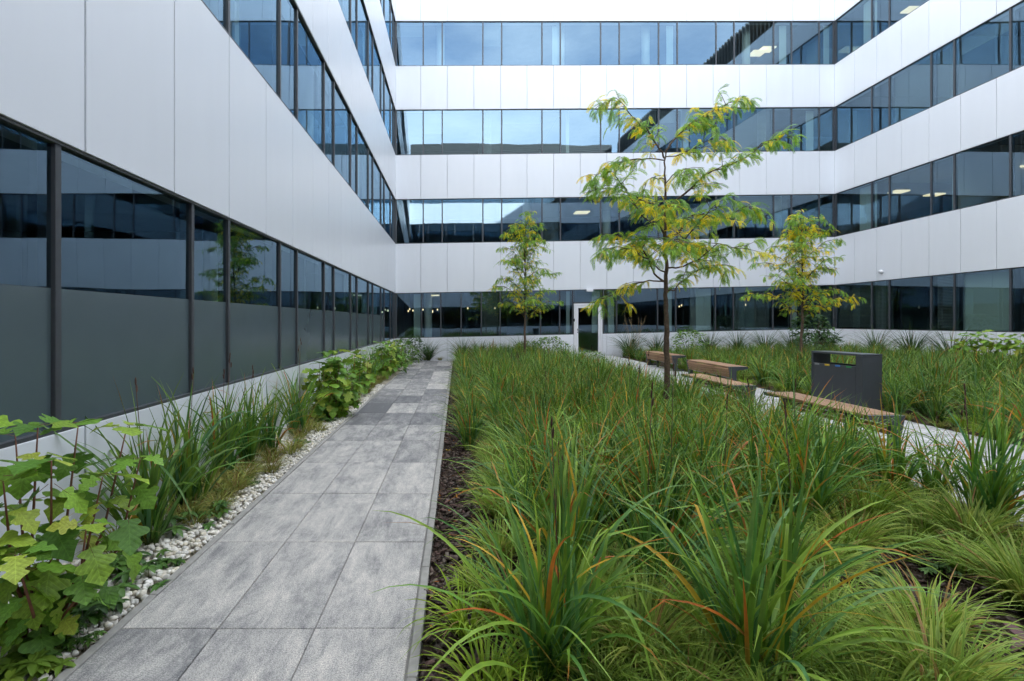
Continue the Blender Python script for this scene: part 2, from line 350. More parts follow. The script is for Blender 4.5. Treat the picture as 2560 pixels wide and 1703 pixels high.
class Wing:
    def __init__(s, label, O, E, l0, l1, seen):
        s.O = Vector((*O, 0)); d = Vector((*E, 0)) - s.O; s.L = d.length; s.U = d.normalized(); s.N = Vector((-s.U.y, s.U.x, 0))
        s.l0, s.k, s.seen = l0, (l1 - l0) / s.L, seen
        s.root = tag(empty('office_wing', (O[0], O[1], 0)), label, 'building')
        s.org = s.root.location.copy()
        s.rest = {}
    def P(s, u, d, z): return s.O + s.U * u + s.N * d + Vector((0, 0, z + s.l0 + s.k * u)) - s.org
    def hexa(s, mb, u0, u1, d0, d1, z0, z1):
        mb.hexa([s.P(u0, d1, z0), s.P(u1, d1, z0), s.P(u1, d0, z0), s.P(u0, d0, z0), s.P(u0, d1, z1), s.P(u1, d1, z1), s.P(u1, d0, z1), s.P(u0, d0, z1)])
    def piece(s, name, mat, u0, u1, d0, d1, z0, z1, parent=None, bevel=0.0):
        if not (s.seen[0] <= (u0 + u1) / 2 <= s.seen[1]):
            s.hexa(s.rest.setdefault((name, mat), MB()), u0, u1, d0, d1, z0, z1); return None
        mb = MB(); s.hexa(mb, u0, u1, d0, d1, z0, z1)
        return mb.build(name, M[mat], parent or s.root, bevel=bevel)
    def pane(s, u0, u1, z0, z1, rng, name='glass_pane', mat='glass', d=GD):
        n = 6; V = []; F = []
        bow = rng.uniform(-1, 1) * 0.0016 * min(1.4, (u1 - u0)); ta = rng.uniform(-1, 1) * 0.0012; tb = rng.uniform(-1, 1) * 0.0016
        for j in range(n + 1):
            for i in range(n + 1):
                a, b = i / n, j / n
                dd = bow * (16 * a * (1 - a) * b * (1 - b)) + ta * (a - 0.5) + tb * (b - 0.5)
                V.append(s.P(u0 + (u1 - u0) * a, d + dd, z0 + (z1 - z0) * b))
        for j in range(n):
            for i in range(n):
                k = j * (n + 1) + i; F.append((k, k + n + 1, k + n + 2, k + 1))
        if not (s.seen[0] <= (u0 + u1) / 2 <= s.seen[1]):
            s.rest.setdefault((name, mat), MB()).add(V, F); return None
        mb = MB(); mb.add(V, F)
        return mb.build(name, M[mat], s.root, True)
    def finish(s):
        for (name, mat), mb in s.rest.items():
            o = mb.build(name, M[mat], s.root, mat == 'glass'); o['kind'] = 'stuff'

def build_wing(W, mulls, joints, seed, gmulls=None, frost=None, door=None, louvre='v', gap=0.016):
    rng = random.Random(seed); L = W.L
    joints = sorted(u for u in joints if 0.15 < u < L - 0.15); ju = [0.0] + joints + [L]
    spans = [(TOP[i], SILL[i + 1]) for i in range(3)] + [(TOP[3], FASCIA)]
    for (z0, z1) in spans:
        for a, b in zip(ju[:-1], ju[1:]):
            W.piece('wall_panel', 'panel', a + (gap / 2 if a > 0 else 0.001), b - (gap / 2 if b < L else 0.001), -0.03, 0.0, z0, z1, bevel=0.003)
        mb = MB(); W.hexa(mb, 0.03, L - 0.03, -0.34, -0.031, z0 + 0.012, z1 - 0.012); mb.build('spandrel_backing', M['backing'], W.root)
    # plinth
    pz0 = -0.12
    for a, b in zip(ju[:-1], ju[1:]):
        segs = [(a, b)]
        if door:
            d0, d1 = door; segs = []
            if a < d0: segs.append((a, min(b, d0)))
            if b > d1: segs.append((max(a, d1), b))
        for (p, q) in segs:
            if q - p > 0.05: W.piece('plinth_panel', 'panel', p + gap / 2, q - gap / 2, -0.03, 0.0, pz0, SILL[0], bevel=0.003)
    mb = MB()
    for (p, q) in ([(0.03, L - 0.03)] if not door else [(0.03, door[0]), (door[1], L - 0.03)]): W.hexa(mb, p, q, -0.34, -0.031, pz0, SILL[0] - 0.012)
    mb.build('plinth_backing', M['backing'], W.root)
    # window bands
    for bi in range(4):
        z0, z1 = SILL[bi], TOP[bi]
        ms = sorted(u for u in (gmulls if (bi == 0 and gmulls) else mulls) if 0.2 < u < L - 0.2)
        rails = [(0.0, L)]
        if door and bi == 0: rails_b = [(0.0, door[0]), (door[1], L)]
        else: rails_b = rails
        for (p, q) in rails: W.piece('head_rail', 'head', p + 0.02, q - 0.02, -0.12, -0.012, z1 - 0.022, z1 - 0.003)
        for (p, q) in rails_b: W.piece('sill_rail', 'mullion', p + 0.02, q - 0.02, -0.12, -0.006, z0 + 0.002, z0 + 0.026)
        for u in ms: W.piece('mullion', 'mullion', u - 0.025, u + 0.025, -0.14, -0.020, z0 + 0.004, z1 - 0.005, bevel=0.003)
        for u in (-0.02, L - 0.05): W.piece('corner_post', 'mullion', u, u + 0.07, -0.12, -0.03, z0 + 0.006, z1 - 0.007)
        edges = [-0.05] + ms + [L + 0.05]
        for a, b in zip(edges[:-1], edges[1:]):
            zz0, zz1 = z0 + 0.02, z1 - 0.015
            if door and bi == 0 and a >= door[0] - 0.06 and b <= door[1] + 0.06: zz0 = 2.20
            if frost and bi == 0 and frost[0] <= (a + b) / 2 <= frost[1]:
                W.pane(a, b, zz0, frost[2], rng, 'frosted_pane', 'frost'); zz0 = frost[2] + 0.002
            W.pane(a, b, zz0, zz1, rng)
            # what stands behind the glass
            if (W.seen[0] <= (a + b) / 2 <= W.seen[1]) and not (frost and bi == 0):
                q = rng.random(); w = b - a
                if q < 0.30 and not (door and bi == 0 and zz0 > 2):
                    mb = MB(); zb = z1 - 0.08; drop = rng.choice([0.5, 0.9, 1.75, 1.75, 1.75]); nsl = int(drop / 0.05)
                    for k in range(nsl):
                        zc = zb - k * 0.05; W.hexa(mb, a + 0.05, b - 0.05, -0.235, -0.205, zc - 0.003, zc + 0.003 + 0.012)
                    mb.build('slatted_blind', M['blind'], W.root)
                elif q < 0.40:
                    mb = MB(); W.hexa(mb, a + 0.06, a + 0.06 + w * rng.uniform(0.2, 0.45), -0.30, -0.285, z0 + 0.05, z1 - 0.05); mb.build('curtain', M['curtain'], W.root)
    # interior: floors, ceilings, back wall, end walls
    D = -6.5; mb = MB()
    fl = [s - 0.86 for s in SILL] + [FASCIA - 0.4]
    for i, z in enumerate(fl): W.hexa(mb, -0.05, L + 0.05, D, -0.345, max(z - 0.5, -0.2) if i else -0.2, z)
    mb.build('floor_slab', M['slabcon'], W.root)
    mb = MB(); W.hexa(mb, -6.0, L + 6.0, D - 0.25, D - 0.003, -0.2, FASCIA - 0.1); mb.build('interior_wall', M['inwall'], W.root)
    mb = MB()
    for p, q in ((-0.30, -0.10), (L + 0.10, L + 0.30)): W.hexa(mb, p, q, D, -0.13, -0.2, FASCIA - 0.1)
    mb.build('interior_wall', M['inwall'], W.root)
    mb = MB(); W.hexa(mb, 0.0, L, D - 0.25, -0.002, FASCIA + 0.002, FASCIA + 0.06); mb.build('roof', M['roofgrey'], W.root)
    # cross partitions and round columns
    for bi in range(4):
        zf, zc = fl[bi] + 0.002, fl[bi + 1] - 0.502
        u = 1.3 + bi * 0.7
        while u < L - 1:
            if W.seen[0] - 3 <= u <= W.seen[1] + 3:
                if rng.random() < 0.5:
                    mb = MB(); W.hexa(mb, u, u + 0.14, D + 0.1, -0.6, zf, zc); mb.build('partition', M['inwall'] if rng.random() < 0.5 else M['incol'], W.root)
                else:
                    mb = MB(); c = W.P(u, -0.75, 0); c.z = 0
                    lv = W.l0 + W.k * u
                    mb.tube([c + Vector((0, 0, zf + lv)), c + Vector((0, 0, zc + lv))], [0.17, 0.17], 14); mb.build('interior_column', M['incol'], W.root, True)
            u += rng.uniform(3.2, 5.2)
    # roof louvres
    mb = MB()
    if louvre == 'v':
        u = 0.1
        while u < L: W.hexa(mb, u, u + 0.09, -0.55, -0.30, FASCIA + 0.062, ROOF); u += 0.32
    else:
        for k in range(9): W.hexa(mb, 0, L, -0.5, -0.36, FASCIA + 0.1 + k * 0.175, FASCIA + 0.1 + k * 0.175 + 0.15)
    W.hexa(mb, 0, L, -0.75, -0.62, FASCIA + 0.062, ROOF - 0.05)
    mb.build('roof_louvre', M['screen'], W.root)

def lamp(W, u, d, z, lu, ld, name='ceiling_lamp', mat='lamp'):
    mb = MB(); W.hexa(mb, u - lu / 2, u + lu / 2, d - ld / 2, d + ld / 2, z, z + 0.05); return mb.build(name, M[mat], W.root)

BL, BR = (-2.55, 20.86), (16.10, 21.50)
# left wing: panels facing +X, u runs along -Y so that N points into the court
WL = Wing('long white office wing with frosted ground floor windows along the slab path', BL, (-2.55, -3.5), 0.0, 0.0, (0.0, 19.6))
mY = sorted([3.25 + 2.437 * k for k in range(-3, 8)] + [4.905 + 2.437 * k for k in range(-3, 7)])
build_wing(WL, [20.86 - y for y in mY], [20.86 - (3.458 + 1.09 * k) for k in range(-7, 17)], 11, frost=(2.6, 24.4, 1.786))
# back wing
def bu(x):
    k = (x - VX) / FPX; X = k * (BL[1] + 0.0343 * 2.55) / (1 - 0.0343 * k); return X - BL[0]
WB = Wing('white office wing across the end of the court with the glazed door', BR, BL, 0.39, 0.0, (0.0, 19.0))
LB = WB.L
bm_up = [1058, 1105.6, 1207.6, 1254.8, 1355.7, 1401.8, 1502.7, 1549.3, 1648, 1694.6, 1792, 1837, 1936, 1981, 2050]
bm_g = [1054, 1102, 1153, 1203.6, 1250.8, 1352, 1400, 1432.5, 1509.5, 1542.7, 1645, 1691, 1790, 1835, 1934, 1979, 2050]
DOOR = (LB - bu(1507), LB - bu(1435))
build_wing(WB, [LB - bu(x) for x in bm_up], [LB - bu(1051.8 + 66.5 * k) for k in range(0, 16)], 23, gmulls=[LB - bu(x) for x in bm_g], door=DOOR)
# right wing and the wing behind the viewer
WR = Wing('white office wing facing the frosted one, seen obliquely past the litter bin', (16.10, -3.5), BR, 0.39, 0.39, (15.2, 25.0))
rm = [y + 3.5 for y in (19.62, 18.82, 17.16, 16.36, 14.70, 13.90, 12.24, 11.44, 9.78, 8.98, 7.32, 6.52, 4.86, 4.06, 2.4, 1.6, -0.06, -0.86)]
build_wing(WR, rm, [20.43 + 3.5 - 1.075 * k for k in range(0, 23)], 37)
WF = Wing('white office wing behind the viewer, mirrored in the end windows', (-2.55, -3.5), (16.10, -3.5), 0.0, 0.39, (99, 100))
build_wing(WF, [0.78 + 2.437 * k for k in range(8)] + [1.57 + 2.437 * k for k in range(8)], [1.1 * k for k in range(1, 17)], 51, louvre='h')
for W in (WL, WB, WR, WF): W.finish()
# lit lamps seen through the glass
for (x, zz) in ((1985, 13.72), (1960, 13.55), (1485, 6.32)):
    lamp(WB, LB - bu(x), -1.8, zz, 0.62, 0.5)
for (y, zz, d) in ((20.2, 6.35, -1.6), (20.6, 6.33, -3.4), (17.0, 6.33, -3.0), (15.4, 6.33, -2.6), (20.3, 13.7, -2.2)):
    lamp(WR, y + 3.5, d, zz, 0.42, 0.55)
rg = random.Random(5)
lamp(WB, LB - bu(1082), -0.7, 2.62, 0.55, 0.10)
for k in range(15):
    u = LB - bu(rg.choice([rg.uniform(1010, 1280), rg.uniform(1560, 2040)])); d = rg.uniform(-5.5, -2.0)
    mb = MB(); c = WB.P(u, d, 2.02 + rg.uniform(-0.08, 0.08)); mb.tube([c, c + Vector((0, 0, 0.05)), c + Vector((0, 0, 0.10))], [0.015, 0.035, 0.012], 6); mb.build('pendant_lamp', M['bulb'], WB.root, True)
# roller blind behind the pale pane on the right wing
mb = MB(); WR.hexa(mb, 14.78 + 3.5, 16.22 + 3.5, -0.26, -0.25, 0.9, 2.66); mb.build('roller_blind', M['rollblind'], WR.root)
mb = MB(); WR.hexa(mb, 13.3 + 3.5, 14.35 + 3.5, -0.26, -0.25, 0.9, 2.66); mb.build('roller_blind', M['rollblind'], WR.root)
# the glazed door (a child of the end wing)
du0, du1 = DOOR; dz = 2.15
def dpart(name, mat, u0, u1, d0, d1, z0, z1, parent, bevel=0.004):
    mb = MB(); WB.hexa(mb, u0, u1, d0, d1, z0, z1); return mb.build(name, M[mat], parent, bevel=bevel)
mb = MB()
WB.hexa(mb, du0 + 0.01, du0 + 0.10, -0.10, 0.012, -0.1, dz); WB.hexa(mb, du1 - 0.10, du1 - 0.01, -0.10, 0.012, -0.1, dz); WB.hexa(mb, du0 + 0.101, du1 - 0.101, -0.10, 0.0115, dz - 0.09, dz - 0.0005)
door = mb.build('door', M['doorwhite'], WB.root, bevel=0.004)
mb = MB()
WB.hexa(mb, du0 + 0.105, du0 + 0.185, -0.08, 0.004, -0.05, dz - 0.095); WB.hexa(mb, du1 - 0.185, du1 - 0.105, -0.08, 0.004, -0.05, dz - 0.095); WB.hexa(mb, du0 + 0.186, du1 - 0.186, -0.08, 0.0035, dz - 0.19, dz - 0.096); WB.hexa(mb, du0 + 0.186, du1 - 0.186, -0.08, 0.0035, -0.05, 0.10)
mb.build('door_leaf', M['doorwhite'], door, bevel=0.004)
mb = MB(); mb.add([WB.P(du0 + 0.18, -0.04, 0.09), WB.P(du1 - 0.18, -0.04, 0.09), WB.P(du1 - 0.18, -0.04, dz - 0.185), WB.P(du0 + 0.18, -0.04, dz - 0.185)], [(3, 2, 1, 0)]); mb.build('glass_pane', M['glass'], door)
dpart('handle_plate', 'black', du1 - 0.165, du1 - 0.135, 0.004, 0.012, 1.02, 1.10, door)
dpart('lock_cylinder', 'black', du1 - 0.165, du1 - 0.135, 0.004, 0.012, 0.92, 0.97, door)
dpart('handle', 'steel', du1 - 0.27, du1 - 0.145, 0.030, 0.045, 1.055, 1.075, door)
dpart('card_reader', 'black', du1 - 0.03, du1 + 0.025, 0.012, 0.05, 1.40, 1.52, door)
mb = MB(); WB.hexa(mb, du0 - 0.02, du1 + 0.02, -0.12, -0.020, dz + 0.003, dz + 0.06); mb.build('transom', M['mullion'], WB.root)
dpart('lamp_housing', 'doorwhite', LB - bu(1482), LB - bu(1465.5), -0.01, 0.10, 2.64, 2.732, WB.root)
# small camera on the right wing spandrel
cz = MB(); c = WR.P(19.1 + 3.5, 0.0, 3.06)
cz.tube([c + Vector((0.0, 0, 0)), c + Vector((-0.06, 0, 0)), c + Vector((-0.10, 0, -0.04))], [0.07, 0.07, 0.045], 12); sc_ = cz.build('security_camera', M['doorwhite'], WR.root, True)

# ------------------------------------------------------------------ slab path with edging stones
path = tag(empty('path', (0, 0, 0)), 'grey melange concrete slab path running to the end wing', kind='structure')
mb = MB(); mb.box(-1.735, -0.222, -3.3, 20.16, -0.08, -0.012); mb.build('joint_bed', M['paverjoint'], path)
SX = [-1.725, -1.2273, -0.7297, -0.232]; SL = 1.013
rs = random.Random(4)
slab_me = []
for k in range(1):
    mb = MB(); w = 0.4976 - 0.006; mb.box(-w / 2, w / 2, -(SL - 0.006) / 2, (SL - 0.006) / 2, -0.06, 0.0); slab_me.append(mb.mesh('paving_slab', M['slab'], bevel=0.003))
dark = {(5, 0): .16, (5, 1): .10, (5, 2): .14, (6, 0): .26, (6, 1): -.03, (6, 2): .04, (7, 0): .14, (7, 1): .17, (7, 2): .10, (8, 0): .08, (8, 1): .02, (8, 2): .12, (9, 0): -.02, (9, 1): .06, (9, 2): -.08, (10, 1): .06}
for r in range(-6, 18):
    for c in range(3):
        y0 = 2.585 + r * SL
        if y0 + SL > 20.3: continue
        o = link('paving_slab', slab_me[0], path, loc=((SX[c] + SX[c + 1]) / 2, y0 + SL / 2, rs.uniform(-0.0015, 0.0015)), rot=(rs.uniform(-1, 1) * 0.0012, rs.uniform(-1, 1) * 0.0012, 0 if rs.random() < 0.5 else math.pi))
        t = dark.get((r - 0, c), rs.uniform(-0.05, 0.05) if r < 9 else rs.uniform(-0.05, 0.15))
        o.color = (max(0.0, 0.385 + t * 1.5), 0, 0, 1)
mb = MB(); mb.box(-0.0235, 0.0235, -0.498, 0.498, -0.2, 0.006); ke = mb.mesh('edging_stone', M['kerb'], bevel=0.004)
for x, ph in ((-1.7495, 0.1), (-0.2005, 0.42)):
    for k in range(24):
        y = -3.2 + ph + k * 1.0 + 0.5
        if y + 0.5 > 20.3: continue
        link('edging_stone', ke, path, loc=(x, y, rs.uniform(-0.003, 0.003)), rot=(0, 0, rs.uniform(-0.002, 0.002)))

# ------------------------------------------------------------------ pale paving with benches
pv = tag(empty('paved_walk', (0, 0, 0)), 'pale small-unit paving leading past the benches to the door', kind='structure')
link('paving_bed', sheet('paving_bed', PX0, PX1, -3.3, 20.85, 12, 60, -0.014, M['paverjoint']), pv)
mb = MB(); rp_ = random.Random(8); y = -1.0; row = 0
while y < 20.8:
    x = PX0 + 0.01 - (0.16 if row % 2 else 0.0)
    while x < PX1 - 0.01:
        a, b = max(x, PX0 + 0.01), min(x + 0.32, PX1 - 0.01)
        if b - a > 0.04:
            g = rp_.uniform(0.34, 0.50); z = rp_.uniform(-0.002, 0.002)
            za, zb = ground_z(a) + z, ground_z(b) + z
            P = [(a + .003, y + .003, za - .05), (b - .003, y + .003, zb - .05), (b - .003, y + .122, zb - .05), (a + .003, y + .122, za - .05), (a + .003, y + .003, za), (b - .003, y + .003, zb), (b - .003, y + .122, zb), (a + .003, y + .122, za)]
            mb.hexa(P, (g, g * 0.995, g * 0.98))
        x += 0.32
    y += 0.125; row += 1
o = mb.build('paver', M['paver'], pv); o['kind'] = 'stuff'

def bench(x, y0, length, flip, label):
    """front edge local x=0, seat runs to x=W; flip turns the slatted front to +X"""
    Wd = 0.40; g = ground_z(x + 0.2)
    b = tag(empty('bench', (x + (Wd if flip else 0), y0 + (length if flip else 0), g), math.pi if flip else 0.0), label, 'bench', 'benches along the pale paving')
    for yy in (0.0, length - 0.055):
        mb = MB()
        poly = [(0.0, 0.45), (Wd, 0.45), (Wd, 0.405), (0.30, 0.385), (0.155, 0.365), (0.150, 0.12), (0.175, 0.06), (Wd * 0.85, 0.045), (Wd * 0.85, 0.0), (0.055, 0.0), (0.045, 0.20)]
        n = len(poly)
        Vv = [(px, yy, pz) for px, pz in poly] + [(px, yy + 0.055, pz) for px, pz in poly]
        F = [tuple(range(n)), tuple(range(2 * n - 1, n - 1, -1))] + [(i, i + n, (i + 1) % n + n, (i + 1) % n) for i in range(n)]
        mb.add(Vv, F); mb.build('end_plate', M['binmetal'], b)
    top = 0.455
    for k in range(6):
        x0 = 0.012 + k * 0.0645
        mb = MB(); mb.box(0, 0.059, 0, length - 0.116, -0.028, 0.0)
        mb.build('slat', M['wood'], b, loc=(x0, 0.058, top), bevel=0.004)
    for k in range(4):
        z1 = 0.418 - k * 0.052; xo = 0.006 + 0.0115 * k
        mb = MB(); mb.box(0, 0.026, 0, length - 0.116, -0.046, 0.0)
        mb.build('slat', M['wood'], b, loc=(xo, 0.058, z1), rot=(0, 0.20, 0), bevel=0.004)
    for yy in (length * 0.33, length * 0.66):
        mb = MB(); mb.box(0.10, 0.15, yy - 0.025, yy + 0.025, 0.0, 0.395); mb.box(0.151, Wd - 0.02, yy - 0.024, yy + 0.024, 0.37, 0.394); mb.box(0.04, 0.099, yy - 0.024, yy + 0.024, 0.24, 0.394); mb.build('support', M['black'], b)
    mb = MB(); mb.tube([(0.18, 0.05, 0.18), (0.18, length - 0.05, 0.18)], [0.012, 0.012], 8); mb.build('tie_rod', M['steel'], b, True)
    return b
bench(6.12, 14.35, 2.05, False, 'wooden slatted bench farthest off, partly behind the big tree trunk')
bench(5.86, 10.85, 2.05, False, 'wooden slatted bench across the paving, left of the litter bin')
bench(4.34, 7.98, 1.80, True, 'low wooden bench seen from behind, between tree trunk and bin')
bench(4.42, 5.42, 1.85, True, 'long wooden bench seen from behind, in front of the litter bin')

# litter bin
by, bl, bd, bh = 7.62, 0.93, 0.34, 0.93
bn = tag(empty('litter_bin', (6.13, by, ground_z(6.2)), R(9.0) * 0 + R(8.0)), 'slate grey recycling bin with coloured stickers beside the benches', 'bin')
def bpart(name, mat, x0, x1, y0, y1, z0, z1, bev=0.003):
    mb = MB(); mb.box(x0, x1, y0, y1, z0, z1); return mb.build(name, M[mat], bn, bevel=bev)
bpart('side_panel', 'binmetal', 0.0, bd, 0.0, 0.115, 0.02, bh - 0.031); bpart('side_panel', 'binmetal', 0.0, bd, bl - 0.03, bl, 0.02, bh - 0.031)
bpart('top_panel', 'binmetal', -0.002, bd + 0.002, -0.002, bl + 0.002, bh - 0.03, bh)
bpart('front_panel', 'binmetal', 0.004, 0.024, 0.118, bl - 0.033, 0.03, 0.735)
bpart('back_panel', 'binmetal', bd - 0.024, bd - 0.004, 0.118, bl - 0.033, 0.03, 0.735)
bpart('liner', 'black', 0.030, bd - 0.03, 0.13, bl - 0.045, 0.05, 0.70)
bpart('plinth', 'black', 0.03, bd - 0.03, 0.03, bl - 0.03, 0.0, 0.018)
for k, mt in enumerate(('green', 'blue', 'yellow', 'greylabel')):
    yy = 0.19 + k * 0.195
    bpart('sticker', mt, 0.0025, 0.004, yy, yy + 0.09, 0.705, 0.732, 0)

# ------------------------------------------------------------------ loose stones and bark
def ico(sub):
    bm = bmesh.new(); bmesh.ops.create_icosphere(bm, subdivisions=sub, radius=1.0)
    V = np.array([v.co[:] for v in bm.verts]); F = np.array([[v.index for v in f.verts] for f in bm.faces]); bm.free(); return V, F
def scatter_mesh(name, mat, base, n, sample, size, flat, colfn, seed, parent=None, smooth=True):
    rng = np.random.default_rng(seed); Vb, Fb = base; nv = len(Vb)
    pos = sample(rng, n); n = len(pos)
    s = rng.uniform(size[0], size[1], (n, 1)) * np.stack([rng.uniform(0.75, 1.35, n), rng.uniform(0.7, 1.1, n), rng.uniform(flat[0], flat[1], n)], 1)
    ang = rng.uniform(0, 2 * np.pi, n); til = rng.normal(0, 0.35, n); ti2 = rng.normal(0, 0.35, n)
    V = Vb[None] * s[:, None, :] * (1 + rng.normal(0, 0.10, (n, nv, 1)))
    c, sn = np.cos(til)[:, None], np.sin(til)[:, None]; y, z = V[..., 1] * c - V[..., 2] * sn, V[..., 1] * sn + V[..., 2] * c; V[..., 1], V[..., 2] = y, z
    c, sn = np.cos(ti2)[:, None], np.sin(ti2)[:, None]; x, z = V[..., 0] * c + V[..., 2] * sn, -V[..., 0] * sn + V[..., 2] * c; V[..., 0], V[..., 2] = x, z
    c, sn = np.cos(ang)[:, None], np.sin(ang)[:, None]; x, y = V[..., 0] * c - V[..., 1] * sn, V[..., 0] * sn + V[..., 1] * c; V[..., 0], V[..., 1] = x, y
    V = V + pos[:, None, :]
    F = (Fb[None] + (np.arange(n) * nv)[:, None, None]).reshape(-1, Fb.shape[1])
    C = np.repeat(colfn(rng, n), nv, axis=0)
    me = bpy.data.meshes.new(name); me.vertices.add(n * nv); me.vertices.foreach_set('co', V.reshape(-1))
    k = Fb.shape[1]; me.loops.add(len(F) * k); me.loops.foreach_set('vertex_index', F.ravel()); me.polygons.add(len(F))
    me.polygons.foreach_set('loop_start', np.arange(len(F)) * k); me.polygons.foreach_set('loop_total', np.full(len(F), k))
    me.update(calc_edges=True); me.validate()
    a = me.color_attributes.new('Col', 'FLOAT_COLOR', 'POINT'); arr = np.ones((n * nv, 4), np.float32); arr[:, :3] = C; a.data.foreach_set('color', arr.ravel())
    if smooth: me.polygons.foreach_set('use_smooth', [True] * len(me.polygons))
    me.materials.append(mat); me.update()
    return link(name, me, parent)
def pebcol(rng, n):
    v = rng.uniform(0.50, 0.80, (n, 1)); w = np.clip(rng.normal(0.0, 0.06, (n, 1)), -0.02, 0.25)
    return np.concatenate([v, v * (0.955 - 0.4 * w), v * (0.86 - 1.2 * w)], 1)
def pebpos(y0, y1, x0=-2.56, x1=-1.79):
    def f(rng, n):
        y = rng.uniform(y0, y1, n); x = rng.uniform(x0, x1, n); return np.stack([x, y, rng.uniform(-0.028, 0.004, n)], 1)
    return f
tag(scatter_mesh('white_pebbles', M['pebble'], ico(2), 3600, pebpos(1.4, 4.4), (0.013, 0.024), (0.5, 0.8), pebcol, 1), 'white marble pebbles at the near end of the gravel bed', 'pebbles', kind='stuff')
tag(scatter_mesh('white_pebbles', M['pebble'], ico(1), 9000, pebpos(4.4, 12.5), (0.014, 0.026), (0.5, 0.8), pebcol, 2), 'white marble pebbles farther along under the frosted windows', 'pebbles', kind='stuff')
tag(scatter_mesh('white_pebbles', M['pebble'], ico(1), 4200, lambda rng, n: np.stack([rng.uniform(15.2, 16.05, n), rng.uniform(10, 21.3, n), np.full(n, 0.0226 * 15.9)], 1), (0.025, 0.05), (0.5, 0.8), pebcol, 3), 'white pebble strip at the foot of the oblique wing', 'pebbles', kind='stuff')
bxV = np.array([(-1, -1, -1), (1, -1, -1), (1, 1, -1), (-1, 1, -1), (-1, -1, 1), (1, -1, 1), (1, 1, 1), (-1, 1, 1)], float)
bxF = np.array([(3, 2, 1, 0), (4, 5, 6, 7), (0, 1, 5, 4), (1, 2, 6, 5), (2, 3, 7, 6), (3, 0, 4, 7)])
def chipcol(rng, n):
    v = rng.uniform(0.03, 0.16, (n, 1)) ** 1.0; h = rng.uniform(0.6, 0.85, (n, 1)); return np.concatenate([v, v * h, v * h * 0.82], 1)
def chippos(rng, n):
    m = n // 2
    a = np.stack([rng.uniform(-0.17, 0.75, m), 1.5 + 10.5 * rng.random(m) ** 1.5, np.zeros(m)], 1)
    b = np.stack([rng.uniform(0.6, 4.1, n - m), rng.uniform(1.5, 6.5, n - m), np.zeros(n - m)], 1)
    p = np.concatenate([a, b]); p[:, 2] = 0.0226 * np.maximum(0, p[:, 0] + 0.1) - 0.028 + rng.uniform(0, 0.025, n); return p
tag(scatter_mesh('bark_chips', M['chip'], (bxV * np.array([1.6, 0.8, 0.35]), bxF), 15000, chippos, (0.007, 0.019), (0.35, 0.9), chipcol, 6, smooth=False), 'coarse brown bark chips mulching the long bed', 'mulch', kind='stuff')
def litcol(rng, n):
    p = np.array([(0.42, 0.20, 0.03), (0.30, 0.10, 0.02), (0.48, 0.33, 0.05), (0.14, 0.06, 0.03)]); return p[rng.integers(0, 4, n)]
tag(scatter_mesh('fallen_leaflets', M['chip'], (np.array([(-1, 0, 0), (0, -0.42, 0.1), (1, 0, 0), (0, 0.42, 0.1)], float), np.array([(0, 1, 2, 3)])), 900, lambda r, n: chippos(r, n) + np.array([0, 0, 0.018]), (0.009, 0.022), (0.5, 1.0), litcol, 7), 'fallen yellow and rust leaflets on the mulch', 'leaf litter', kind='stuff')

# ------------------------------------------------------------------ plants: blades
def mixc(a, b, t): return tuple(a[i] + (b[i] - a[i]) * t for i in range(3))
def blade(mb, rng, base, az, tilt, length, droop, width, seg, colf, fold=0.25, three=True, power=1.8, kink=None, curl=1.0):
    s = np.linspace(0, 1, seg + 1); ds = length / seg
    phi = tilt + droop * s ** power
    if kink: phi = phi + kink[1] * (s > kink[0])
    phi = np.minimum(phi, 2.75)
    r = np.concatenate([[0], np.cumsum(np.sin(phi[:-1]) * ds)]); z = np.concatenate([[0], np.cumsum(np.cos(phi[:-1]) * ds)])
    az2 = az + rng.uniform(-0.5, 0.5) * curl * s ** 2
    ca, sa = np.cos(az2), np.sin(az2)
    x = base[0] + r * np.cos(az) - (az2 - az) * r * 0.5 * np.sin(az); y = base[1] + r * np.sin(az) + (az2 - az) * r * 0.5 * np.cos(az)
    z = np.maximum(base[2] + z, 0.012 + 0.01 * rng.random())
    tw = rng.uniform(-0.9, 0.9); tws = tw * (0.4 + 0.6 * s)
    w = width * 0.5 * np.minimum(1, 0.55 + 2.2 * s) * np.maximum(0.02, 1 - s ** 2.6)
    lx, ly = -sa, ca                                  # sideways
    nx, ny, nz = np.cos(phi) * ca, np.cos(phi) * sa, -np.sin(phi)
    ex, ey, ez = lx * np.cos(tws) + nx * np.sin(tws), ly * np.cos(tws) + ny * np.sin(tws), nz * np.sin(tws)
    ox, oy, oz = nx * np.cos(tws) - lx * np.sin(tws), ny * np.cos(tws) - ly * np.sin(tws), nz * np.cos(tws)
    V = []; F = []; C = []
    for i in range(seg + 1):
        p = (x[i], y[i], z[i]); wi = w[i]
        L_ = (p[0] + ex[i] * wi, p[1] + ey[i] * wi, p[2] + ez[i] * wi); R_ = (p[0] - ex[i] * wi, p[1] - ey[i] * wi, p[2] - ez[i] * wi)
        cc, ce = colf(s[i])
        if three:
            f = fold * wi; V += [L_, (p[0] + ox[i] * f, p[1] + oy[i] * f, p[2] + oz[i] * f), R_]; C += [ce, cc, ce]
        else: V += [L_, R_]; C += [cc, cc]
    k = 3 if three else 2
    for i in range(seg):
        a = i * k
        if three: F += [(a, a + 1, a + 4, a + 3), (a + 1, a + 2, a + 5, a + 4)]
        else: F.append((a, a + 1, a + 3, a + 2))
    mb.add(V, F, C)

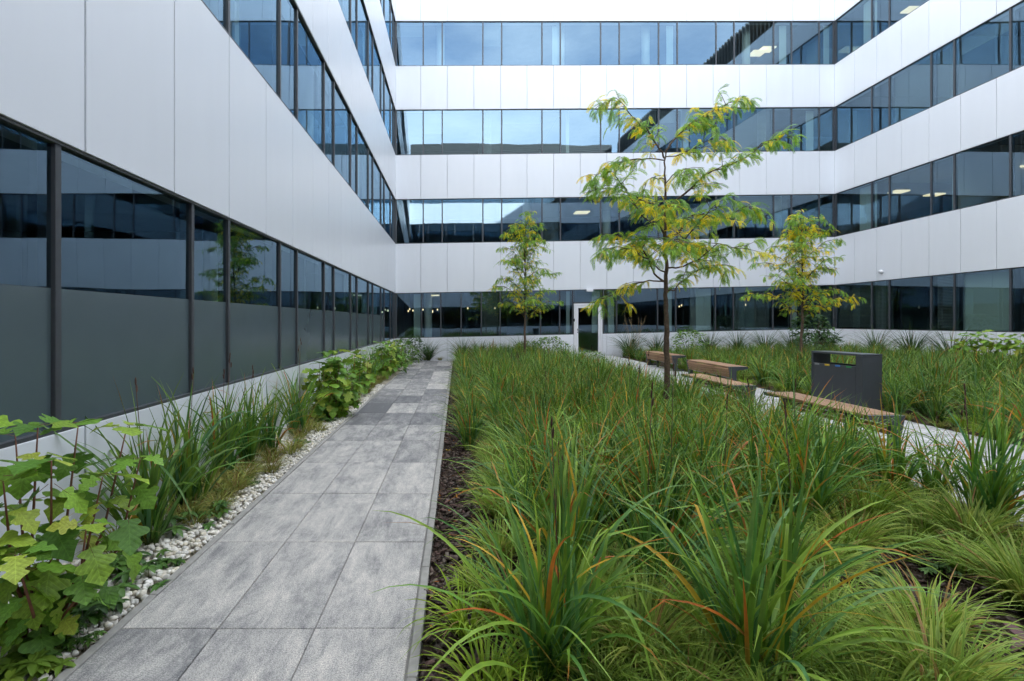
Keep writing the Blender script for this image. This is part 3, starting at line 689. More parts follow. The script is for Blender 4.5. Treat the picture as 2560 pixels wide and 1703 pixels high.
def iris_mesh(seed, n, H, seg, width=0.019, spread=1.0, brown=0.08, three=True):
    rng = random.Random(seed); mb = MB()
    G = [(0.046, 0.145, 0.034), (0.068, 0.188, 0.034), (0.115, 0.248, 0.034), (0.058, 0.172, 0.062), (0.178, 0.305, 0.040)]
    nf = max(3, n // 8)
    fans = [(rng.uniform(-1, 1) * 0.085 * spread, rng.uniform(-1, 1) * 0.085 * spread, rng.uniform(0, 6.28)) for _ in range(nf)]
    for i in range(n):
        fx, fy, fa = fans[i % nf]; q = rng.random()
        g = rng.choice(G); g2 = mixc(g, (0.27, 0.36, 0.035), rng.random() * 0.55)
        dead = rng.random()
        if dead < brown * 0.45: g = (0.36, 0.31, 0.03); g2 = (0.50, 0.31, 0.03)
        elif dead < brown: g2 = (0.42, 0.125, 0.022); g = mixc(g, (0.25, 0.22, 0.03), 0.4)
        tipc = (0.40, 0.16, 0.03) if rng.random() < 0.2 else g2
        st = rng.uniform(0.55, 0.95) if dead > brown else 0.25
        def colf(s, g=g, g2=g2, tipc=tipc, st=st, dd=dead < brown):
            c = mixc(g, g2, s)
            if dd: c = mixc(g, g2, min(1, s * 1.6))
            if s > 0.86 and not dd: c = tipc
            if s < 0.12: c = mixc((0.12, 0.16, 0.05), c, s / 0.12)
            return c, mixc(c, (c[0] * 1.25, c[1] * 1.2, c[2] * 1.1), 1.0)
        az = fa + (0 if rng.random() < 0.5 else math.pi) + rng.gauss(0, 0.45)
        if q < 0.28: tilt, droop = rng.uniform(0.02, 0.26), rng.uniform(0.1, 0.8)
        elif q < 0.72: tilt, droop = rng.uniform(0.12, 0.48), rng.uniform(0.6, 1.6)
        else: tilt, droop = rng.uniform(0.25, 0.65), rng.uniform(1.3, 2.3)
        kink = (rng.uniform(0.5, 0.8), rng.uniform(0.7, 1.7)) if rng.random() < 0.07 else None
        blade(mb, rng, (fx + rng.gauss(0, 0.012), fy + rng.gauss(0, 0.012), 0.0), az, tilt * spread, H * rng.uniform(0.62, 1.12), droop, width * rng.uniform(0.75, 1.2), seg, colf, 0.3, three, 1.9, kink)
    return mb.mesh('leaf_blades', M['blade'], True)

def sedge_mesh(seed, n, Ln, seg, palette, width=0.007, droop=(1.0, 2.2), three=True, edge=1.7):
    rng = random.Random(seed); mb = MB()
    for i in range(n):
        g = rng.choice(palette); g2 = mixc(g, rng.choice(palette), 0.5)
        if rng.random() < 0.05: g = g2 = (0.26, 0.17, 0.06)
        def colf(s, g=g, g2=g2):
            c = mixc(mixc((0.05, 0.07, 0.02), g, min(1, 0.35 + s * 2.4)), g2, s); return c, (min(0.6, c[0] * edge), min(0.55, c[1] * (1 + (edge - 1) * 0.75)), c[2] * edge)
        a = rng.uniform(0, 6.28); rr = 0.07 * math.sqrt(rng.random())
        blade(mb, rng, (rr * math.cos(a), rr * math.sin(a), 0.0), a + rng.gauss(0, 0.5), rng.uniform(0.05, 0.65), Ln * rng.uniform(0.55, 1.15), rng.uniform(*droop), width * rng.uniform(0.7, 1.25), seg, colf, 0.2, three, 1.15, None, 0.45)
    return mb.mesh('leaf_blades', M['sedge'], True)

def stalk_mesh(seed, H):
    rng = random.Random(seed); mb = MB()
    lean = (rng.uniform(-0.06, 0.06), rng.uniform(-0.06, 0.06))
    mb.tube([(0, 0, 0), (lean[0] * .4, lean[1] * .4, H * .5), (lean[0], lean[1], H)], [0.003, 0.0025, 0.0020], 5)
    for k in range(rng.choice([1, 2, 2, 3])):
        z = H - k * 0.045; c = Vector((lean[0] + rng.uniform(-.012, .012) * k, lean[1] + rng.uniform(-.012, .012) * k, z))
        mb.tube([c, c + Vector((0, 0, .012)), c + Vector((.002, 0, .035)), c + Vector((.003, 0, .05))], [0.002, 0.0055, 0.005, 0.0015], 6)
    return mb.mesh('seed_stalk', M['brownstem'], True)

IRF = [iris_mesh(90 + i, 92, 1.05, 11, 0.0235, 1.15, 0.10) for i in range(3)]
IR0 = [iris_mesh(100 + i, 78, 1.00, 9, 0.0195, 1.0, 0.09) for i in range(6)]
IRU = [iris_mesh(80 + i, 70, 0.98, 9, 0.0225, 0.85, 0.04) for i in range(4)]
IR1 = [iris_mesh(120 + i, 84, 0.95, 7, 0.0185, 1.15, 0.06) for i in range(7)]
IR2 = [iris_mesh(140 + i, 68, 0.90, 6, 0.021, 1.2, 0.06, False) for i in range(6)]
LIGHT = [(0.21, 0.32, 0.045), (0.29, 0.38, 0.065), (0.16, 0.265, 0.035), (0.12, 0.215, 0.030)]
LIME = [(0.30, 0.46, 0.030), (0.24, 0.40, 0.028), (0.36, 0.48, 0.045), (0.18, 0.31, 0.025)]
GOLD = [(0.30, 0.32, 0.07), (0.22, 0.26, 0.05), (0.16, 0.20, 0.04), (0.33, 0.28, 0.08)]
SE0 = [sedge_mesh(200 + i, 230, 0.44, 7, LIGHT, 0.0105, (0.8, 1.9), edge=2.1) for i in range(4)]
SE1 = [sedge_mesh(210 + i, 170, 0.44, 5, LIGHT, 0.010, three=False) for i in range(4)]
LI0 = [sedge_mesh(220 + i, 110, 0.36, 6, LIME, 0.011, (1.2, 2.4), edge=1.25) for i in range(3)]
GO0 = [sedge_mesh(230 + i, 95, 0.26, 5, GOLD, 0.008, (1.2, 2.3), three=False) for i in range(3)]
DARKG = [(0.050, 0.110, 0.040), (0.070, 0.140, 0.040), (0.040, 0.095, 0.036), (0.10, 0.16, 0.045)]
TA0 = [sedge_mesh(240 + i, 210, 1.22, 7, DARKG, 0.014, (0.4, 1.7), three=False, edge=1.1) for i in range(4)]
ST = [stalk_mesh(260 + i, 0.95 + 0.06 * i) for i in range(5)]

def clump(name, mesh, x, y, sc, rng, label, cat, group=None, stalk=0, zs=None):
    t = tag(empty(name, (x, y, ground_z(x) - 0.03), rng.uniform(0, 6.28)), label, cat, group)
    s = (sc, sc, sc * (zs or rng.uniform(0.93, 1.07)))
    link('leaf_blades', mesh, t, scale=s)
    for k in range(stalk):
        link('seed_stalk', rng.choice(ST), t, loc=(rng.uniform(-.08, .08), rng.uniform(-.08, .08), 0), rot=(0, 0, rng.uniform(0, 6)), scale=(sc, sc, sc * rng.uniform(0.85, 1.1)))
    return t

rp2 = random.Random(77)
# near clumps placed one by one
near_iris = [(0.42, 2.22, 1.0, 1, 'big iris clump in front, nearest the slab path, with arching blades'), (1.28, 2.15, 1.0, 0, 'tall dark iris clump at the bottom of the picture, right of the first'),
    (0.66, 3.0, 0.98, 1, 'iris clump with a thin rust stalk behind the frontmost one'), (1.12, 2.85, 1.0, 1, 'iris clump between the two frontmost ones, a row back'), (1.75, 2.75, 1.0, 1, 'iris clump with rust blades left of the bare mulch patch'),
    (0.55, 3.62, 0.95, 0, 'iris clump beside pale sedge on the path edge, third row'), (3.72, 3.55, 1.05, 2, 'tall iris clump with rust stalks near the right picture edge'), (4.02, 3.15, 0.95, 1, 'iris clump cut off by the right picture edge'), (1.45, 3.45, 1.0, 1, 'upright iris clump in the third row, mid bed')]
for i, (x, y, s, st, lb) in enumerate(near_iris):
    clump('iris_clump', IRF[i % 3] if i < 3 else IR0[i % 6], x, y, s, rp2, lb, 'iris', 'sword-leaved iris clumps of the long bed', st)
near_sedge = [(1.95, 2.05, 1.2, 'big striped sedge tuft right of the frontmost irises'), (1.72, 2.35, 1.05, 'striped sedge tuft under the tall front iris'), (2.30, 2.45, 0.95, 'striped sedge tuft at the edge of the bare mulch'), (0.85, 2.30, 1.05, 'striped sedge tuft between the two front irises'),
    (3.10, 3.80, 1.15, 'pale sedge tuft in the gap before the paving, inner one'), (3.42, 3.35, 1.2, 'pale sedge tuft before the paving, outer one'), (3.02, 2.62, 1.25, 'striped sedge tuft spilling over the right picture edge'), (2.62, 3.35, 1.0, 'pale sedge tuft behind the bare mulch patch'),
    (0.28, 3.35, 0.95, 'pale sedge tuft on the path edge, second from the front'), (0.34, 4.05, 0.95, 'pale sedge tuft on the path edge, third from the front'), (0.36, 4.75, 0.9, 'pale sedge tuft on the path edge, fourth from the front'), (0.30, 2.62, 1.0, 'yellow-green sedge tuft on the path edge beside the front iris'),
    (2.35, 4.05, 1.05, 'pale sedge tuft mid bed in front of the big tree'), (2.62, 5.7, 1.05, 'pale sedge tuft at the foot of the big tree'), (0.40, 5.6, 0.85, 'pale sedge tuft on the path edge, fifth from the front'), (2.2, 3.05, 0.9, 'sedge tuft hemmed in by irises above the mulch patch')]
for i, (x, y, s, lb) in enumerate(near_sedge):
    clump('sedge_tuft', SE0[i % 4], x, y, s, rp2, lb, 'sedge', 'pale sedge tufts of the long bed')
for i, (x, y, s, lb) in enumerate([(0.06, 2.55, 1.0, 'bright lime grass tuft leaning over the edging at the front'), (0.12, 2.12, 1.0, 'bright lime grass tuft in the bottom corner by the edging'), (0.22, 1.82, 1.0, 'lime grass tuft cut off by the bottom edge'), (0.10, 2.98, 0.7, 'small lime grass tuft on bare bark by the edging')]):
    clump('lime_grass', LI0[i % 3], x, y, s, rp2, lb, 'grass tuft', 'lime grasses along the edging')
taken = [(a[0], a[1]) for a in near_iris] + [(a[0], a[1]) for a in near_sedge] + [(2.94, 7.1)]
def free(x, y, d): return all((x - a) ** 2 + (y - b) ** 2 > d * d for a, b in taken)
# the iris mass of the long bed: the nearest clumps single, the far end one mass
cnt = 0; far_pts = []
def where(x, y):
    a = 'path side' if x < 1.6 else ('middle' if x < 2.8 else 'paving side')
    b = 'just behind the front rows' if y < 4.8 else ('in front of the big tree' if y < 7.1 else ('level with the seats seen from behind' if y < 10 else 'beyond the big tree'))
    return a, b
y = 3.7
while y < 20.2:
    sp = 0.33 if y < 8 else (0.40 if y < 13 else 0.50)
    x = 0.62 + rp2.uniform(0, 0.3)
    while x < 4.0:
        xx, yy = x + rp2.uniform(-.11, .11), y + rp2.uniform(-.11, .11)
        if free(xx, yy, 0.21) and not (yy > 17.6 and xx > 3.0):
            taken.append((xx, yy)); q = rp2.random()
            edge = xx > 3.55; wa, wb_ = where(xx, yy)
            if q < (0.24 if yy < 7 else 0.12) and not (edge and q > 0.08):
                clump('sedge_tuft', rp2.choice(SE1 if yy > 7 else SE0), xx, yy, rp2.uniform(0.9, 1.15), rp2, 'pale sedge tuft, %s of the iris mass, %s' % (wa, wb_), 'sedge', 'scattered sedges, %s %s' % (wa, wb_))
            elif cnt < 225:
                lod = IR0 if yy < 4.8 else (IR1 if yy < 10 else IR2)
                clump('iris_clump', rp2.choice(lod), xx, yy, rp2.uniform(0.80, 1.02) * (0.84 if edge else 1.0), rp2, 'green iris clump, %s of the mass, %s' % (wa, wb_), 'iris', 'iris mass, %s %s' % (wa, wb_), 1 if rp2.random() < 0.14 else 0)
                cnt += 1
            else: far_pts.append((xx, yy, rp2.uniform(0.82, 1.0)))
        x += sp
    y += sp * 0.92
# path edge beyond the mulch strip
y = 6.2; k = 0
while y < 20:
    xx = 0.22 + rp2.uniform(-.12, .08); k += 1
    if k % 3 == 0: clump('sedge_tuft', rp2.choice(SE1), xx - 0.08, y, rp2.uniform(0.8, 1.0), rp2, 'pale sedge tuft farther along the path edging', 'sedge', 'sedges along the edging')
    else: clump('iris_clump', rp2.choice(IR1 if y < 10 else IR2), xx, y, rp2.uniform(0.72, 0.92), rp2, 'lower iris clump overhanging the path edging', 'iris', 'irises along the edging')
    y += rp2.uniform(0.38, 0.55)
# bed behind the paving: nearest clumps single, the rest one mass
def mass(name, meshes, pts, rng, mat, label, cat):
    Vs, Fs, Cs, off = [], [], [], 0
    cache = {}
    for me in meshes:
        v = np.empty(len(me.vertices) * 3, np.float32); me.vertices.foreach_get('co', v)
        c = np.empty(len(me.vertices) * 4, np.float32); me.color_attributes['Col'].data.foreach_get('color', c)
        f = np.empty(len(me.loops), np.int32); me.loops.foreach_get('vertex_index', f)
        cache[me.name] = (v.reshape(-1, 3), f.reshape(-1, 4), c.reshape(-1, 4))
    for (x, y, s) in pts:
        v, f, c = cache[rng.choice(meshes).name]; a = rng.uniform(0, 6.28); ca, sa = math.cos(a), math.sin(a)
        w = np.stack([(v[:, 0] * ca - v[:, 1] * sa) * s + x, (v[:, 0] * sa + v[:, 1] * ca) * s + y, v[:, 2] * s + ground_z(x) - 0.03], 1)
        k = rng.uniform(0.8, 1.2); cc = c.copy(); cc[:, :3] *= k
        Vs.append(w); Fs.append(f + off); Cs.append(cc); off += len(v)
    V, F, C = np.concatenate(Vs), np.concatenate(Fs), np.concatenate(Cs)
    me = bpy.data.meshes.new(name); me.vertices.add(len(V)); me.vertices.foreach_set('co', V.ravel()); me.loops.add(F.size); me.loops.foreach_set('vertex_index', F.ravel())
    me.polygons.add(len(F)); me.polygons.foreach_set('loop_start', np.arange(len(F)) * 4); me.polygons.foreach_set('loop_total', np.full(len(F), 4)); me.update(calc_edges=True)
    at = me.color_attributes.new('Col', 'FLOAT_COLOR', 'POINT'); at.data.foreach_set('color', C.astype(np.float32).ravel())
    me.polygons.foreach_set('use_smooth', [True] * len(F)); me.materials.append(mat)
    return tag(link(name, me), label, cat, kind='stuff')
massp = []; sedp = []
y = 4.2
while y < 20.2:
    x = 6.75
    while x < min(15.2, 1.16 * y + 0.9):
        xx, yy = x + rp2.uniform(-.16, .16), y + rp2.uniform(-.16, .16)
        q = rp2.random()
        if xx < 7.6 and yy < 15 and q < 0.85:
            if q < 0.30: clump('sedge_tuft', rp2.choice(SE1), xx, yy, rp2.uniform(0.8, 1.05), rp2, 'pale sedge tuft bordering the far side of the paving', 'sedge', 'sedges behind the paving')
            else: clump('iris_clump', rp2.choice(IR1), xx, yy, rp2.uniform(0.75, 0.95), rp2, 'iris clump bordering the far side of the paving behind benches and bin', 'iris', 'irises behind the paving')
        elif q < 0.14: sedp.append((xx, yy, rp2.uniform(0.9, 1.2)))
        else: massp.append((xx, yy, rp2.uniform(0.75, 1.0) * (0.72 if yy > 15 or xx > 12.5 else 1.0)))
        x += 0.50
    y += 0.48
mass('iris_planting', IR2, far_pts, rp2, M['blade'], 'far end of the iris mass towards the glazed door', 'planting')
fillp = [(rp2.uniform(0.35, 4.0), 1.9 + 10 * rp2.random() ** 1.3, rp2.uniform(0.55, 0.85)) for _ in range(420)]
fillp = [p for p in fillp if not (2.25 < p[0] < 3.0 and p[1] < 3.1)]
mass('low_grass', SE1, fillp, rp2, M['sedge'], 'low grassy undergrowth between the irises of the long bed', 'grass')
mass('grass_planting', IR2, massp, rp2, M['blade'], 'dense iris and grass planting filling the bed behind the bin', 'planting')
mass('sedge_planting', SE1, sedp, rp2, M['sedge'], 'pale sedges scattered through the bed behind the bin', 'planting')
lowp = [(rp2.uniform(6.5, 6.85), rp2.uniform(4.5, 17), rp2.uniform(0.5, 0.8)) for _ in range(46)]
mass('lime_groundcover', GO0 + LI0, lowp, rp2, M['sedge'], 'low lime ground cover edging the pale paving', 'ground cover')

# tall dark grasses in front of the walls
tall = [(-1.15, 20.3, 0.95, 'upright dark grass clump at the end of the slab path'), (0.25, 19.9, 1.0, 'dark grass clump past the path end, left of the smaller tree'), (0.9, 20.2, 0.85, 'low dark grass clump between path end and smaller tree'), (2.55, 19.6, 1.0, 'dark grass clump at the foot of the tree by the end wing'),
        (7.0, 20.5, 1.05, 'dark grass clump right of the glazed door'), (8.15, 20.6, 0.95, 'second dark grass clump right of the glazed door'), (10.2, 20.4, 1.0, 'third dark grass clump along the end wing plinth'), (11.3, 20.3, 1.0, 'fourth dark grass clump along the end wing plinth'), (12.4, 20.3, 1.0, 'fifth dark grass clump along the end wing plinth'), (9.7, 14.2, 0.9, 'dark grass clump beside the slim tree near the corner'),
        (14.0, 19.2, 1.05, 'dark grass clump right of the corner shrub'), (14.6, 17.6, 1.0, 'dark grass clump before the oblique wing, second'), (14.6, 16.2, 1.1, 'dark grass clump before the oblique wing, third'), (14.5, 14.8, 1.1, 'arching dark grass clump left of the round hydrangea'), (13.4, 20.2, 0.95, 'dark grass clump in the wall corner')]
for i, (x, y, s, lb) in enumerate(tall):
    clump('tall_grass', TA0[i % 4], x, y, s, rp2, lb, 'grass clump', 'tall dark grasses along the walls')
def plume_mesh(seed):
    rng = random.Random(seed); mb = MB()
    for k in range(7):
        a = rng.uniform(0, 6.28); le = rng.uniform(0.15, 0.5); H = rng.uniform(1.25, 1.7)
        p = [Vector((math.cos(a) * le * t * t, math.sin(a) * le * t * t, H * t)) for t in (0, .35, .7, 1.0)]
        mb.tube(p, [0.003, 0.003, 0.0025, 0.0015], 4)
        for q in range(34):
            t = rng.uniform(0.72, 1.0); c = p[2].lerp(p[3], (t - .7) / .3); d = Vector((rng.gauss(0, .6), rng.gauss(0, .6), 1)).normalized() * rng.uniform(.03, .07); sd = Vector((rng.uniform(-1, 1), rng.uniform(-1, 1), 0)) * .005
            mb.add([c, c + d * .5 + sd, c + d, c + d * .5 - sd], [(0, 1, 2, 3)])
    return mb.mesh('seed_plumes', M['plume'])
PL = [plume_mesh(1), plume_mesh(2)]
for i, (x, y, lb) in enumerate([(7.2, 20.1, 'tan feather grass plumes against the glass right of the door'), (6.75, 19.5, 'loose tan feather grass plumes beside the door frame')]):
    t = tag(empty('feather_grass', (x, y, ground_z(x) - .03)), lb, 'grass clump'); link('seed_plumes', PL[i], t); link('leaf_blades', TA0[i], t, scale=0.5)
for i, (x, y, h) in enumerate([(1.25, 17.6, 0.95), (0.95, 16.1, 0.75)]):
    mb = MB(); mb.tube([(0, 0, 0), (0.01, 0, h * .6), (0.0, 0, h - .3), (0.012, 0, h - .12), (0.015, 0, h)], [0.006, 0.006, 0.02, 0.017, 0.004], 7)
    tag(mb.build('cattail_plume', M['plume'], smooth=True, loc=(x, y, ground_z(x))), ['tall tan seed plume near the far end of the iris mass', 'shorter tan seed plume a little nearer and left'][i], 'seed head')

# gravel bed plants along the frosted windows
gb = [(-2.3, 4.25, 1.0, 1, 'iris clump hugging the plinth between the first two big ones'), (-2.3, 5.55, 0.95, 1, 'iris clump squeezed between the second and third along the plinth'), (-2.22, 3.62, 1.1, 1, 'tall iris clump leaning on the plinth behind the near hydrangea'), (-2.34, 5.05, 0.95, 2, 'dense iris clump in the gravel, second along the plinth'), (-2.26, 6.05, 0.85, 1, 'spreading iris clump in the gravel, third along the plinth'), (-2.28, 7.1, 0.95, 2, 'upright fan-like iris clump left of the second hydrangea'),
      (-2.3, 9.6, 0.9, 1, 'iris clump just past the second hydrangea'), (-2.28, 11.6, 0.95, 1, 'iris clump between the hydrangeas farther along'), (-2.2, 12.9, 0.85, 0, 'iris clump midway along the frosted windows'), (-2.25, 15.6, 0.95, 1, 'iris clump near the far corner of the gravel bed'), (-2.2, 17.8, 0.95, 1, 'iris clump by the last frosted pane')]
for i, (x, y, s, st, lb) in enumerate(gb):
    clump('iris_clump', IRU[i % 4], x, y, s * 1.17, rp2, lb, 'iris', 'irises in the gravel bed', st)
gg = [(-1.98, 4.15, .8), (-1.95, 5.3, .9), (-2.0, 6.25, 1.0), (-1.96, 7.2, .8), (-1.98, 8.8, .9), (-2.07, 4.5, 1.0), (-2.12, 5.0, 1.1), (-2.08, 5.65, 1.1), (-2.15, 6.9, 1.1), (-2.1, 7.5, 0.8), (-2.05, 9.3, 1.0), (-2.1, 10.2, 1.2), (-2.0, 11.0, 1.2), (-2.05, 11.9, 1.3), (-2.0, 12.8, 1.3), (-2.05, 13.8, 1.3), (-2.0, 15.2, 1.3), (-2.05, 16.6, 1.3), (-1.95, 18.2, 1.3), (-1.3, 20.45, 1.0), (-0.7, 20.45, 1.0), (-1.7, 20.4, 0.9)]
for i, (x, y, s) in enumerate(gg):
    clump('golden_grass', GO0[i % 3], x, y, s, rp2, 'straw-yellow grass tuft low in the pebbles beside the path' if y < 20 else 'low yellowish grass tuft at the end of the slab path', 'grass tuft', 'yellow grass tufts in the pebbles' if y < 20 else 'tufts at the path end')

lb_pts = [(rp2.uniform(-2.45, -1.98), 3.2 + 16.5 * rp2.random() ** 1.15, rp2.uniform(0.7, 1.25)) for _ in range(95)]
mass('mixed_groundcover', GO0, lb_pts, rp2, M['sedge'], 'low grassy ground cover spilling over the white pebbles under the windows', 'ground cover')

# ------------------------------------------------------------------ broad-leaved plants
HALF = [(0, 0), (.05, .015), (.20, .03), (.31, .10), (.29, .17), (.17, .27), (.23, .31), (.40, .36), (.50, .45), (.45, .51), (.40, .57), (.23, .60), (.22, .65), (.31, .74), (.25, .80), (.17, .86), (.08, .94), (0, 1.0)]
def oak_leaf(seed, mat, size=1.0, half=HALF, petiole=0.3):
    rng = random.Random(seed); V = []; F = []; k1, k2, k3 = rng.uniform(0.18, 0.5), rng.uniform(0.05, 0.25), rng.uniform(-0.05, 0.25)
    def zf(x, y): return -k1 * y * y + k2 * abs(x) - k3 * x * x * 2 + 0.03 * math.sin(9 * y + 5 * x + seed)
    for (x, y) in half:
        j = rng.uniform(0.9, 1.1)
        for sx in (-1, 0, 1):
            xx = sx * x * j * 1.05; V.append((xx * size, y * size, zf(xx, y) * size))
    for i in range(len(half) - 1):
        a = i * 3; F += [(a, a + 1, a + 4, a + 3), (a + 1, a + 2, a + 5, a + 4)]
    mb = MB(); mb.add(V, F)
    if petiole:
        mb.cur = 1; mb.tube([(0, -petiole * size, 0.02), (0, -petiole * .4 * size, 0.01), (0, 0.3 * size, zf(0, .3) * size - .001)], [0.009 * size, 0.008 * size, 0.003 * size], 4)
    return mb.mesh('leaf', [mat, M['redstem']], True)
OAK = [oak_leaf(i, M['oakleaf']) for i in range(6)]
ELL = [(0, 0), (.12, .08), (.21, .22), (.25, .4), (.23, .6), (.15, .8), (.06, .93), (0, 1.0)]
def stem_pts(a, b, bow, rng):
    a, b = Vector(a), Vector(b); m = a.lerp(b, .5) + Vector(bow); return [a, a.lerp(m, .5) * .5 + (a.lerp(m, .5) * .5), m, m.lerp(b, .55), b]
def leaf_rot(az, pitch, roll):
    return (Matrix.Rotation(az - math.pi / 2, 4, 'Z') @ Matrix.Rotation(pitch, 4, 'X') @ Matrix.Rotation(roll, 4, 'Y')).to_euler()
def hydrangea(x, y, label, tips, rng, lsize=0.16, single=True, nodes=5, group='oakleaf hydrangeas'):
    z0 = ground_z(x) - 0.03
    t = tag(empty('hydrangea_shrub', (x, y, z0)), label, 'shrub', group)
    Vs = MB(); mbx = MB()
    for tip in tips:
        b = (rng.uniform(-.05, .05), rng.uniform(-.05, .05), 0); bow = ((tip[0] - b[0]) * .25 + rng.uniform(-.04, .04), (tip[1]) * .25 + rng.uniform(-.04, .04), -0.02)
        P = stem_pts(b, tip, bow, rng); P[1] = P[0].lerp(P[2], .5)
        mb = MB(); mb.tube(P, [.009, .008, .0065, .005, .003], 6); mb.build('stem', M['redstem'], t, True)
        for k in range(nodes):
            f = 0.30 + 0.70 * k / (nodes - 1); i = min(3, int(f * 4)); p = P[i].lerp(P[i + 1], f * 4 - i) if i < 4 else P[4]
            a0 = rng.uniform(0, 6.28) + k * 1.57; last = k == nodes - 1
            for q in range(4 if last else 2):
                az = a0 + q * (math.pi / 2 if last else math.pi) + rng.gauss(0, .25); sz = lsize * rng.uniform(0.65, 1.12) * (0.72 if last and q > 1 else 1.0)
                pit = rng.uniform(-0.75, 0.15) if not last else rng.uniform(-0.2, 0.6)
                off = Vector((math.cos(az), math.sin(az), 0.25)) * sz * 0.30
                link('leaf', rng.choice(OAK), t, loc=p + off, rot=leaf_rot(az, pit - 0.12, rng.gauss(0, .25)), scale=sz)
    return t
rh = random.Random(31)
hydrangea(-2.08, 2.48, 'large lobed-leaf hydrangea with reddish stems in the bottom corner by the plinth',
    [(0.0, 0.02, 1.08), (0.27, 0.28, 1.02), (0.08, -0.26, 0.90), (0.36, -0.14, 0.66), (-0.20, 0.12, 1.02), (0.30, 0.05, 0.82), (-0.12, -0.18, 0.72), (0.22, -0.36, 0.62), (0.05, 0.22, 1.05), (-0.10, -0.30, 0.95), (0.18, -0.12, 0.95), (0.42, 0.16, 0.88), (0.0, -0.36, 0.62), (0.10, -0.20, 0.55)], rh, 0.168)
def ring(n, r, h0, h1, rng):
    out = []
    for k in range(n):
        a = k * 2.4 + rng.uniform(-.3, .3); q = math.sqrt((k + .5) / n); out.append((r * q * math.cos(a), r * q * math.sin(a), h1 - (h1 - h0) * q * q * rng.uniform(.7, 1.2)))
    return out
hydrangea(-2.06, 8.25, 'bushy yellow-green hydrangea halfway along the gravel bed', ring(17, .40, .40, 1.12, rh), rh, 0.19, nodes=7)
hydrangea(-2.1, 10.6, 'hydrangea with light top leaves beyond the bushy yellow-green one', ring(9, .32, .5, 1.0, rh), rh, 0.17)
hydrangea(-2.05, 13.9, 'hydrangea in the gravel bed, third along the frosted windows', ring(11, .42, .5, 1.05, rh), rh, 0.18)
hydrangea(-2.0, 16.2, 'hydrangea in the gravel bed, fourth along the frosted windows', ring(10, .42, .5, 1.0, rh), rh, 0.18)
hydrangea(14.0, 13.6, 'rounded hydrangea with a few red blooms before the oblique wing', ring(12, .55, .65, 0.98, rh), rh, 0.2)
hydrangea(14.3, 12.9, 'hydrangea cut off by the picture edge beside the oblique wing', ring(8, .45, .6, 0.95, rh), rh, 0.2)

def leafy_bush(name, x, y, h, r, n, label, rng, cols, ls=0.09, group=None):
    t = tag(empty(name, (x, y, ground_z(x) - .03)), label, 'shrub', group)
    mb = MB()
    for k in range(6):
        a = rng.uniform(0, 6.28); mb.tube([(0, 0, 0), (math.cos(a) * r * .3, math.sin(a) * r * .3, h * .5), (math.cos(a) * r * .6, math.sin(a) * r * .6, h * .85)], [.012, .008, .003], 5)
    mb.build('stem', M['bark'], t, True)
    fb = MB()
    for k in range(n):
        u = rng.random(); a = rng.uniform(0, 6.28); zz = h * (0.12 + 0.88 * rng.random()); rr = r * math.sqrt(max(0.05, 1 - ((zz / h - .45) / .6) ** 2)) * (0.45 + 0.55 * math.sqrt(u)) * (1 + .25 * math.sin(3 * a + zz * 5))
        p = Vector((rr * math.cos(a), rr * math.sin(a), zz)); az = a + rng.gauss(0, .7)
        mt = Matrix.Translation(p) @ Matrix.Rotation(az - math.pi / 2, 4, 'Z') @ Matrix.Rotation(rng.uniform(-.6, .5), 4, 'X') @ Matrix.Rotation(rng.gauss(0, .4), 4, 'Y')
        s = ls * rng.uniform(.6, 1.25); c = rng.choice(cols); q = rng.uniform(.75, 1.25); c = tuple(v * q for v in c)
        V = [mt @ Vector((0, 0, 0)), mt @ Vector((-.27 * s, .4 * s, .05 * s)), mt @ Vector((0, .45 * s, -.03 * s)), mt @ Vector((.27 * s, .4 * s, .05 * s)), mt @ Vector((0, s, -.2 * s))]
        fb.add(V, [(0, 2, 1), (0, 3, 2), (1, 2, 4), (2, 3, 4)], c)
    o = fb.build('foliage', M['leafcol'], t); o['kind'] = 'stuff'
    return t
GC = [(0.095, .21, .03), (0.14, .26, .035), (0.19, .31, .04), (0.075, .17, .028)]
GD_ = [(0.05, .115, .03), (0.07, .15, .033), (0.04, .095, .026)]
leafy_bush('leafy_shrub', -1.75, 19.6, 1.05, .55, 700, 'dark leafy shrub in the far corner beside the path end', rh, GD_, .11)
leafy_bush('leafy_shrub', -1.95, 17.6, 0.95, .55, 600, 'mid green shrub in front of the dark corner shrub', rh, GC, .12)
leafy_bush('leafy_shrub', -2.0, 15.0, 0.85, .5, 500, 'low spreading shrub in the gravel bed before the corner', rh, GC, .12)
leafy_bush('leafy_shrub', 3.35, 18.2, 0.95, .62, 900, 'rounded light green shrub left of the glazed door', rh, GC, .11)
leafy_bush('leafy_shrub', 2.6, 18.6, 0.8, .5, 500, 'lower shrub beside the trunk of the tree by the end wing', rh, GC, .11)
leafy_bush('leafy_shrub', 4.0, 15.0, 0.62, .4, 380, 'small bush at the edge of the iris mass near the door', rh, GC, .09)
leafy_bush('leafy_shrub', 9.0, 19.6, 1.05, .6, 700, 'leafy shrub behind the farthest bench', rh, GC, .12)
leafy_bush('leafy_shrub', 13.1, 18.6, 1.55, .62, 900, 'tall leafy shrub in front of the wall corner', rh, GD_, .16)
leafy_bush('leafy_shrub', 12.7, 17.9, 0.9, .7, 700, 'broad dark shrub at the foot of the tall corner shrub', rh, GD_, .13)

